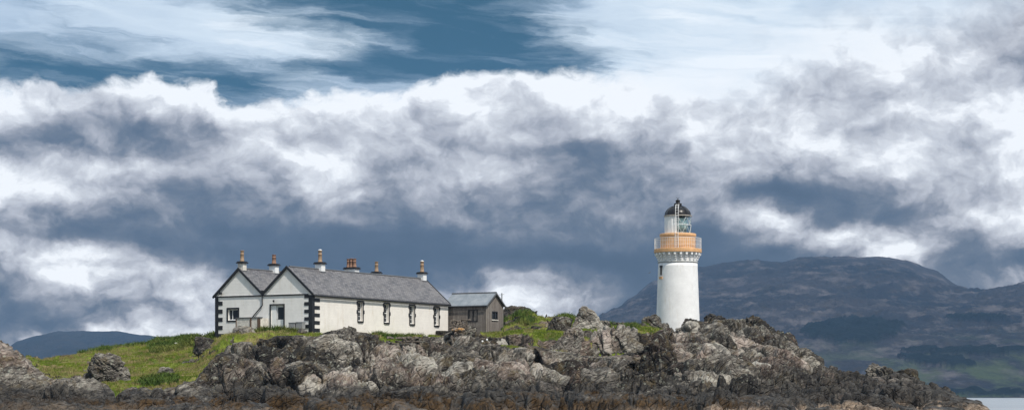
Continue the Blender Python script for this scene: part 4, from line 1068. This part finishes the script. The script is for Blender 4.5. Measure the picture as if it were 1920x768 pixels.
# ------------------------------------------------------------------ separate boulders and crags
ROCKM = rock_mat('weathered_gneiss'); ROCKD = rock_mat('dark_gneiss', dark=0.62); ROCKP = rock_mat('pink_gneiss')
import bmesh
def ico(sub):
    bm = bmesh.new(); bmesh.ops.create_icosphere(bm, subdivisions=sub, radius=1); me = bpy.data.meshes.new('i'); bm.to_mesh(me); bm.free()
    v = np.empty(len(me.vertices)*3); me.vertices.foreach_get('co', v); f = np.empty(len(me.polygons)*3, int); me.polygons.foreach_get('vertices', f)
    return v.reshape(-1, 3), f.reshape(-1, 3)
ICO = {6: ico(6), 7: ico(7), 3: ico(3)}
def boulder(label, px, ptop, pbase, hw, Y, depth=1.0, planes=14, seed=0, lean=0.0, m=None, pointy=0.0, name='boulder', sub=6, mt='rock', amp=1.0, big=.45):
    """faceted rock standing on the ground, its top and width as wide and high as stated"""
    rg = np.random.default_rng(seed+100); v, f = ICO[sub]
    X, _, zt = at(px, ptop, Y); zb = EYE+(HZ-pbase)/F*Y
    H = zt-zb; rx = hw/F*Y; ry = rx*depth
    nrm = rg.normal(size=(planes, 3)); nrm[:, 2] = np.abs(nrm[:, 2])*0.8; nrm /= np.linalg.norm(nrm, axis=1)[:, None]
    nrm = np.vstack([nrm, [[1,0,.15],[-1,0,.15],[0,-1,.25],[0,1,.1],[.1,-.1,1],[0,0,-1]]]); nrm /= np.linalg.norm(nrm, axis=1)[:, None]
    h = rg.uniform(.80, 1.02, len(nrm))
    dots = v@nrm.T; r = np.min(np.where(dots > .08, h/np.maximum(dots, .08), 9), axis=1); r = 0.75*np.clip(r, 0, 1.25)+0.25
    p = v*r[:, None]
    if pointy: k = np.clip((p[:, 2]+.2)/1.2, 0, 1); p[:, 0] *= 1-pointy*k**1.2; p[:, 1] *= 1-pointy*.7*k
    p[:, 0] += lean*(p[:, 2])
    p[:, 2] *= 1.0
    lo = p[:, 2].min(); p[:, 2] = (p[:, 2]-(-.35))/(p[:, 2].max()+.35)      # 35% sunk
    fl = 1+0.45*np.clip(0.55-p[:, 2], 0, .9); p[:, 0] *= fl; p[:, 1] *= fl
    P3 = np.stack([p[:, 0]*rx, p[:, 1]*ry, p[:, 2]*H], -1)
    wp = P3+np.array([X, Y, zb])
    nn = v/np.array([rx, ry, max(H, .1)]); nn /= np.linalg.norm(nn, axis=1)[:, None]
    sc = min(0.85, 0.10+rx*0.17)*amp
    wp = wp+nn*(rockdisp(wp*np.array([1.25,1.25,1.25]), big=big)*sc)[:, None]
    loc = np.array([X, Y, zb]); o = np_mesh(name, wp-loc, f, m or ROCKM, True, {'tone': np.full(len(wp), rg.uniform(.3, .8)), 'pink': np.full(len(wp), rg.uniform(0, .7))}); o.location = loc
    return tag(o, label, mt, 'separate boulders and crags on the island')
boulder('squat grey boulder standing alone in the grass left of the cottage', 200, 661, 716, 37, 190, 0.8, 16, 1, amp=.7, sub=7)
boulder('tall pointed grey crag between the shed and the lighthouse', 1102, 573, 662, 50, 232, 0.6, 7, 42, lean=-.10, pointy=.72, sub=7, name='crag', amp=.30, big=.1)
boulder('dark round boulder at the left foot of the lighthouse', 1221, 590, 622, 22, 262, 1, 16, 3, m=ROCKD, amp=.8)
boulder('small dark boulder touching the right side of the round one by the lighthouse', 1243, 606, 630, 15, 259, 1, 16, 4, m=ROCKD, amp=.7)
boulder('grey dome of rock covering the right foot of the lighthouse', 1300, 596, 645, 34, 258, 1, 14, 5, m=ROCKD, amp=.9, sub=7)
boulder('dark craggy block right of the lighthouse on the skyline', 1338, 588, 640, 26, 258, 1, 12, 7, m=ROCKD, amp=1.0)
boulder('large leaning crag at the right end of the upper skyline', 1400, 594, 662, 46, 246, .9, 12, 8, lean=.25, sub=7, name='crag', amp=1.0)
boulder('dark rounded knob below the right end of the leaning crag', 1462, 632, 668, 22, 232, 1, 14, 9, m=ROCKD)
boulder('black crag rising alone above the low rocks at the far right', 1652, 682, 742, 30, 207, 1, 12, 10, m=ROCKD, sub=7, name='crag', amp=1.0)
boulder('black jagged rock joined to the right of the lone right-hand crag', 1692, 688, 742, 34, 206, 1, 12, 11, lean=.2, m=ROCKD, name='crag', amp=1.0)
boulder('pale triangular crag below the near corner of the cottage', 606, 656, 722, 42, 187, .8, 10, 12, pointy=.45, lean=.1, sub=7, name='crag', amp=.8, big=.1)
boulder('smooth grey hump against the long cottage wall below the first side window', 652, 611, 652, 40, 207, .8, 16, 13, sub=7, amp=.7)
boulder('low grey hump of rock just left of the hump under the first side window', 622, 618, 640, 20, 208, .8, 16, 33, amp=.7)
boulder('tilted slab of rock below and left of the pale triangular crag', 545, 628, 690, 30, 196, .7, 10, 14, lean=.75, name='slab', amp=.7, sub=7)
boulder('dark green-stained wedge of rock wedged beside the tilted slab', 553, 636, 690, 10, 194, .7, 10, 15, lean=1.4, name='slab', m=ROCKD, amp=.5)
boulder('rocky knoll crowned with rubble in front of the shed', 862, 610, 660, 38, 219, .8, 14, 16, sub=7, amp=.9)
boulder('steep leaning slab in the gap right of the shed, upper of two', 1040, 592, 660, 26, 228, .6, 9, 17, lean=.9, name='slab', amp=.7, sub=7, big=.12)
boulder('steep leaning slab in the gap right of the shed, lower of two', 1052, 612, 690, 30, 216, .6, 9, 18, lean=.9, name='slab', amp=.7, sub=7, big=.12)
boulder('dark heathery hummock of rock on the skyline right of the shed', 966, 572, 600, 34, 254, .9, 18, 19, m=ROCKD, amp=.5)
boulder('big pale outcrop left of the lighthouse below the round boulders', 1205, 620, 690, 38, 240, .8, 12, 20, sub=7, amp=1.0)
boulder('rounded grey outcrop left of the big pale one below the lighthouse', 1165, 602, 668, 26, 246, .8, 12, 21, sub=7, amp=.9)
boulder('broad smooth pinkish dome of rock below the lighthouse', 1282, 655, 735, 92, 198, .9, 18, 22, sub=7, amp=.75, m=ROCKP, big=.1)
boulder('small grey outcrop in the middle of the grass', 312, 686, 703, 17, 198, .8, 12, 23, amp=.7)
boulder('mossy grey rock just below the left corner of the cottage', 455, 611, 645, 26, 212, .8, 14, 24, amp=.7)
boulder('brown rock at the top of the grass left of the cottage corner', 384, 631, 655, 19, 214, .9, 9, 25, m=ROCKD, amp=.7, lean=-.2)
boulder('flat pale rock beside the concrete tubs', 566, 614, 622, 9, 211, .8, 12, 26, amp=.4)
boulder('long low grey ledge in the grass below the cottage front', 445, 646, 664, 34, 206, .6, 12, 27, amp=.7)
boulder('dark ridged rock right of the tall pointed crag', 1135, 598, 640, 15, 240, .8, 12, 28, amp=.7)
boulder('flat-topped grey rock in the grass right of the tall pointed crag', 1142, 622, 642, 16, 232, .8, 12, 29, amp=.6)
# ruined stub of wall in front of the shed, retaining wall under the grass strip
RUB = flat('rubble_stone', (.17,.145,.12), .95, var=.6, scale=4, bump=.8)
def rubble(mb, x0, x1, y0, y1, z0, z1, sx_, sz_, rg):
    z = z0
    while z < z1:
        x = x0+rg.uniform(-.1, .1)
        while x < x1:
            l_ = sx_*rg.uniform(.55, 1.3); h_ = sz_*rg.uniform(.75, 1.25); fall = 0.25 if z+h_ > z1-.25 else 1
            if rg.random() < fall+.25:
                cx, cz = x+l_/2, z+h_/2+rg.uniform(-.03, .03); vs = []
                for (a, b_, c) in [(-1,-1,-1),(1,-1,-1),(1,1,-1),(-1,1,-1),(-1,-1,1),(1,-1,1),(1,1,1),(-1,1,1)]:
                    vs.append((cx+a*l_*.5*rg.uniform(.72, 1.0), (y0 if b_ < 0 else y1)+b_*rg.uniform(-.05, .07), cz+c*h_*.5*rg.uniform(.75, 1.05)))
                mb.add(vs, [(0,3,2,1),(4,5,6,7),(0,1,5,4),(1,2,6,5),(2,3,7,6),(3,0,4,7)])
            x += l_
        z += sz_*.92
rg = random.Random(5)
Xa, Ya, za = at(843, 612, 217)
rw_ = tag(empty('ruined_wall', (Xa, Ya, za-.3), R(-8)), 'broken stub of rubble wall with orange lichen in front of the shed', 'wall')
mb = MB(); rubble(mb, 0, 1.9, 0, .7, 0, 1.0, .26, .17, rg); mb.build('rubble', RUB, rw_, bevel=.03)
m, n, b = mat('orange_lichen_on_stone'); p = n.obj()
n.put(b.inputs['Base Color'], n.mix(n.mr(n.noise(p, 3.2, 6, .7), .46, .58), (.20,.17,.14), (.40,.21,.06))); b.inputs['Roughness'].default_value = .95
n.put(b.inputs['Normal'], n.bump(n.noise(p, 9, 5, .7), .8, .05))
v, f = ICO[6]; pp = v*np.array([.70,.35,.24]); pp = pp+v*(rockdisp(pp*2.5+50, big=.3)*.10)[:, None]
o = np_mesh('lichen_stone', pp, f, m, True, parent=rw_); o.location = (.95, -.25, -.05)
Xa, Ya, za = at(722, 660, 208.5)
rt = tag(empty('retaining_wall', (Xa, Ya, za), R(-12)), 'low rubble retaining wall under the strip of bright grass by the cottage', 'wall')
mb = MB(); rubble(mb, 0, 3.1, 0, .8, -.3, 1.35, .32, .2, rg); mb.build('rubble', RUB, rt, bevel=.03)
mb = MB(); rubble(mb, -.1, 3.2, -.08, .9, 1.352, 1.5, .22, .2, rg); mb.build('coping', RUB, rt, bevel=.03)
X_, Y_, z_ = at(346, 633, 236)
sb = MB(); sb.box(-1.0, 1.0, -1.1, 1.1, -.3, .06)
o = sb.build('concrete_slab', M['pale'], None, bevel=.03); o.location = (X_, Y_, float(gz(X_, Y_))+.12); tag(o, 'pale flat slab lying in the grass on the slope left of the cottage', 'slab')
for (px, py, Y_, lb) in ((904.5, 634, 214, 'small white quartz stone on the bank below the shed, the left one'), (913, 631, 216, 'white quartz stone on the bank below the shed, the larger right one')):
    v, f = ICO[3]; X_, _, z_ = at(px, py, Y_); pp = v*np.array([.10,.09,.11])*(1+.15*vnoise(v*2.1+px, 3))[:, None]
    o = np_mesh('stone', pp, f, M['white'], True); o.location = (X_, Y_, max(float(gz(X_, Y_)), z_-.4)+.1); tag(o, lb, 'stone', 'white stones below the shed')

# bird in flight left of the lighthouse
X_, Y_, z_ = at(1218, 511, 262)
bd = MB()
body = [(.0, -.26, .012), (0, -.18, .045), (0, -.05, .07), (0, .12, .05), (0, .26, .015)]
for (a_, b2) in zip(body, body[1:]): bd.tube((0, a_[1], 0), (0, b2[1], 0), a_[2], b2[2], n=8)
for sg in (-1, 1):
    bd.add([(sg*.03,-.10,.02),(sg*.30,-.16,.16),(sg*.62,-.02,.08),(sg*.30,.02,.15),(sg*.03,.10,.02),(sg*.03,-.10,.0),(sg*.30,-.16,.14),(sg*.62,-.02,.065),(sg*.30,.02,.13),(sg*.03,.10,.0)],
           [(0,1,3,4),(1,2,3),(9,8,6,5),(8,7,6),(0,5,6,1),(1,6,7,2),(2,7,8,3),(3,8,9,4)])
o = bd.build('gull', flat('gull_feathers', (.10,.11,.13), .8)); o.location = (X_, Y_, z_); o.scale = (.55,.55,.55); o.rotation_euler = (R(8), R(-25), R(40)); tag(o, 'small dark gull flying in the air left of the lighthouse', 'gull')

# ------------------------------------------------------------------ grass blades and bracken
def sample_ground(px, Y):
    X = (px-960)/F*Y; return X, gz(X, Y)
GR = grass.reshape(NR, NC)
def grass_at(px, Y):
    a = np.clip((px-pxs[0])/(pxs[-1]-pxs[0])*(NC-1), 0, NC-1).astype(int); r = np.interp(Y, Yv, np.arange(NR)).astype(int); return GR[r, a]
def blades(name, px, Y, h, wd_, mats, kind_label, nb=5, spread=.12, lean=.35):
    X, z = sample_ground(px, Y); n0 = len(X)
    X = np.repeat(X, nb); Yb = np.repeat(Y, nb); z = np.repeat(z, nb); hh = np.repeat(h, nb)*rng.uniform(.55, 1.1, n0*nb)
    X = X+rng.normal(0, spread, n0*nb); Yb = Yb+rng.normal(0, spread, n0*nb)
    th = rng.uniform(0, math.pi, n0*nb); lx = rng.normal(0, lean, n0*nb)*hh+.10*hh; ly = rng.normal(0, lean, n0*nb)*hh
    wx_, wy_ = np.cos(th)*wd_, np.sin(th)*wd_
    A = np.stack([X-wx_, Yb-wy_, z-.06], -1); B = np.stack([X+wx_, Yb+wy_, z-.06], -1)
    M1 = np.stack([X+lx*.35+wx_*.6, Yb+ly*.35+wy_*.6, z+hh*.6], -1); M0 = np.stack([X+lx*.35-wx_*.6, Yb+ly*.35-wy_*.6, z+hh*.6], -1)
    T = np.stack([X+lx, Yb+ly, z+hh], -1)
    n_ = len(X); v = np.stack([A, B, M1, M0, T], 1).reshape(-1, 3); b_ = np.arange(n_)[:, None]*5
    f = np.concatenate([b_+[0, 1, 2], b_+[0, 2, 3], b_+[3, 2, 4]], 0)
    o = np_mesh(name, v, f, mats, False); return tag(o, kind='stuff', label=kind_label)
def grass_m(name, a, b2, c2):
    m, n, b = mat(name); p = n.pos()
    c = n.mix(n.mr(n.noise(p, 0.3, 5, 0.6), 0.4, 0.6), a, b2); c = n.mix(n.mr(n.noise(p, 0.17, 5, 0.65), 0.50, 0.60), c, c2)
    c = n.mix(1.0, c, n.ramp(n.noise(p, 5, 4, 0.7), [(0.3, (.6,.6,.6)), (0.7, (1.3,1.3,1.3))]), 'MULTIPLY')
    n.put(b.inputs['Base Color'], c); b.inputs['Roughness'].default_value = .8; b.inputs['Specular IOR Level'].default_value = .15
    return m
n_ = 150000
px = rng.uniform(50, 1250, n_); Yg = rng.uniform(174, 272, n_)
ok = grass_at(px, Yg) > .55
lxh = None
X_ = (px-960)/F*Yg; hpg, spg = house_pad(X_, Yg); 
c0_, s0_ = math.cos(R(29.87)), math.sin(R(29.87)); gx = X_+20.67; gy = Yg-215; lx_ = gx*c0_-gy*s0_; ly_ = gx*s0_+gy*c0_
inside = ((lx_ > -12.7) & (lx_ < .15) & (ly_ > -.15) & (ly_ < 27)) | ((lx_ > -1.1) & (lx_ < 4.95) & (ly_ > 27) & (ly_ < 31.4))
ok &= ~inside
px, Yg = px[ok], Yg[ok]; print('grass tufts', len(px))
hgt = .13+.12*np.clip(vnoise(np.stack([px*.03, Yg*.3, px*0], -1), 4)+.4, 0, 1.2)
blades('grass', px, Yg, hgt, .022, grass_m('grass_blades', (.085,.128,.013), (.185,.235,.024), (.28,.235,.11)), 'short green and straw-coloured grass covering the slope by the cottage')
nd = 9000; px2 = rng.uniform(60, 1240, nd); Y2 = rng.uniform(178, 268, nd)
X2 = (px2-960)/F*Y2; pt = vnoise(np.stack([X2*.12, Y2*.12, X2*0], -1), 301)+.5*vnoise(np.stack([X2*.5, Y2*.5, X2*0], -1), 302)
gx2 = X2+20.67; gy2 = Y2-215; l2 = gx2*c0_-gy2*s0_; m2 = gx2*s0_+gy2*c0_
k2 = (grass_at(px2, Y2) > .5) & (pt > .12) & ~(((l2 > -12.8) & (l2 < .3) & (m2 > -.3) & (m2 < 27)) | ((l2 > -1.2) & (l2 < 5.1) & (m2 > 26.9) & (m2 < 31.4)))
px2, Y2 = px2[k2], Y2[k2]
blades('dry_grass', px2, Y2, rng.uniform(.22, .45, len(px2)), .022, grass_m('dry_grass_stems', (.22,.17,.075), (.30,.25,.12), (.17,.15,.06)), 'straw-coloured tufts of dead grass stems on the slope', nb=12, spread=.12, lean=.3)
# bracken and nettles: taller darker clumps
cl = []
for (a_, b2, y0, y1, k) in ((285, 372, 226, 250, 900), (370, 402, 216, 232, 260), (186, 205, 236, 254, 120), (150, 330, 240, 256, 300), (735, 790, 214, 219, 260), (700, 735, 214, 217, 90), (262, 330, 184, 190, 150), (945, 1000, 236, 256, 260), (1045, 1090, 240, 256, 160), (425, 560, 213, 214.2, 150), (1120, 1200, 226, 256, 200)):
    cl.append(np.stack([rng.uniform(a_, b2, k), rng.uniform(y0, y1, k)], -1))
cl = np.concatenate(cl); keep = grass_at(cl[:, 0], cl[:, 1]) > .35
X_ = (cl[:, 0]-960)/F*cl[:, 1]; gx = X_+20.67; gy = cl[:, 1]-215; lx_ = gx*c0_-gy*s0_; ly_ = gx*s0_+gy*c0_
keep &= ~(((lx_ > -12.8) & (lx_ < .3) & (ly_ > -.3) & (ly_ < 27)) | ((lx_ > -1.2) & (lx_ < 5.1) & (ly_ > 26.9) & (ly_ < 31.4)))
cl = cl[keep]
blades('bracken', cl[:, 0], cl[:, 1], rng.uniform(.35, .75, len(cl)), .05, grass_m('bracken_leaves', (.045,.080,.016), (.080,.125,.024), (.13,.15,.035)), 'darker bracken and nettle clumps among the grass', nb=16, spread=.22, lean=.5)
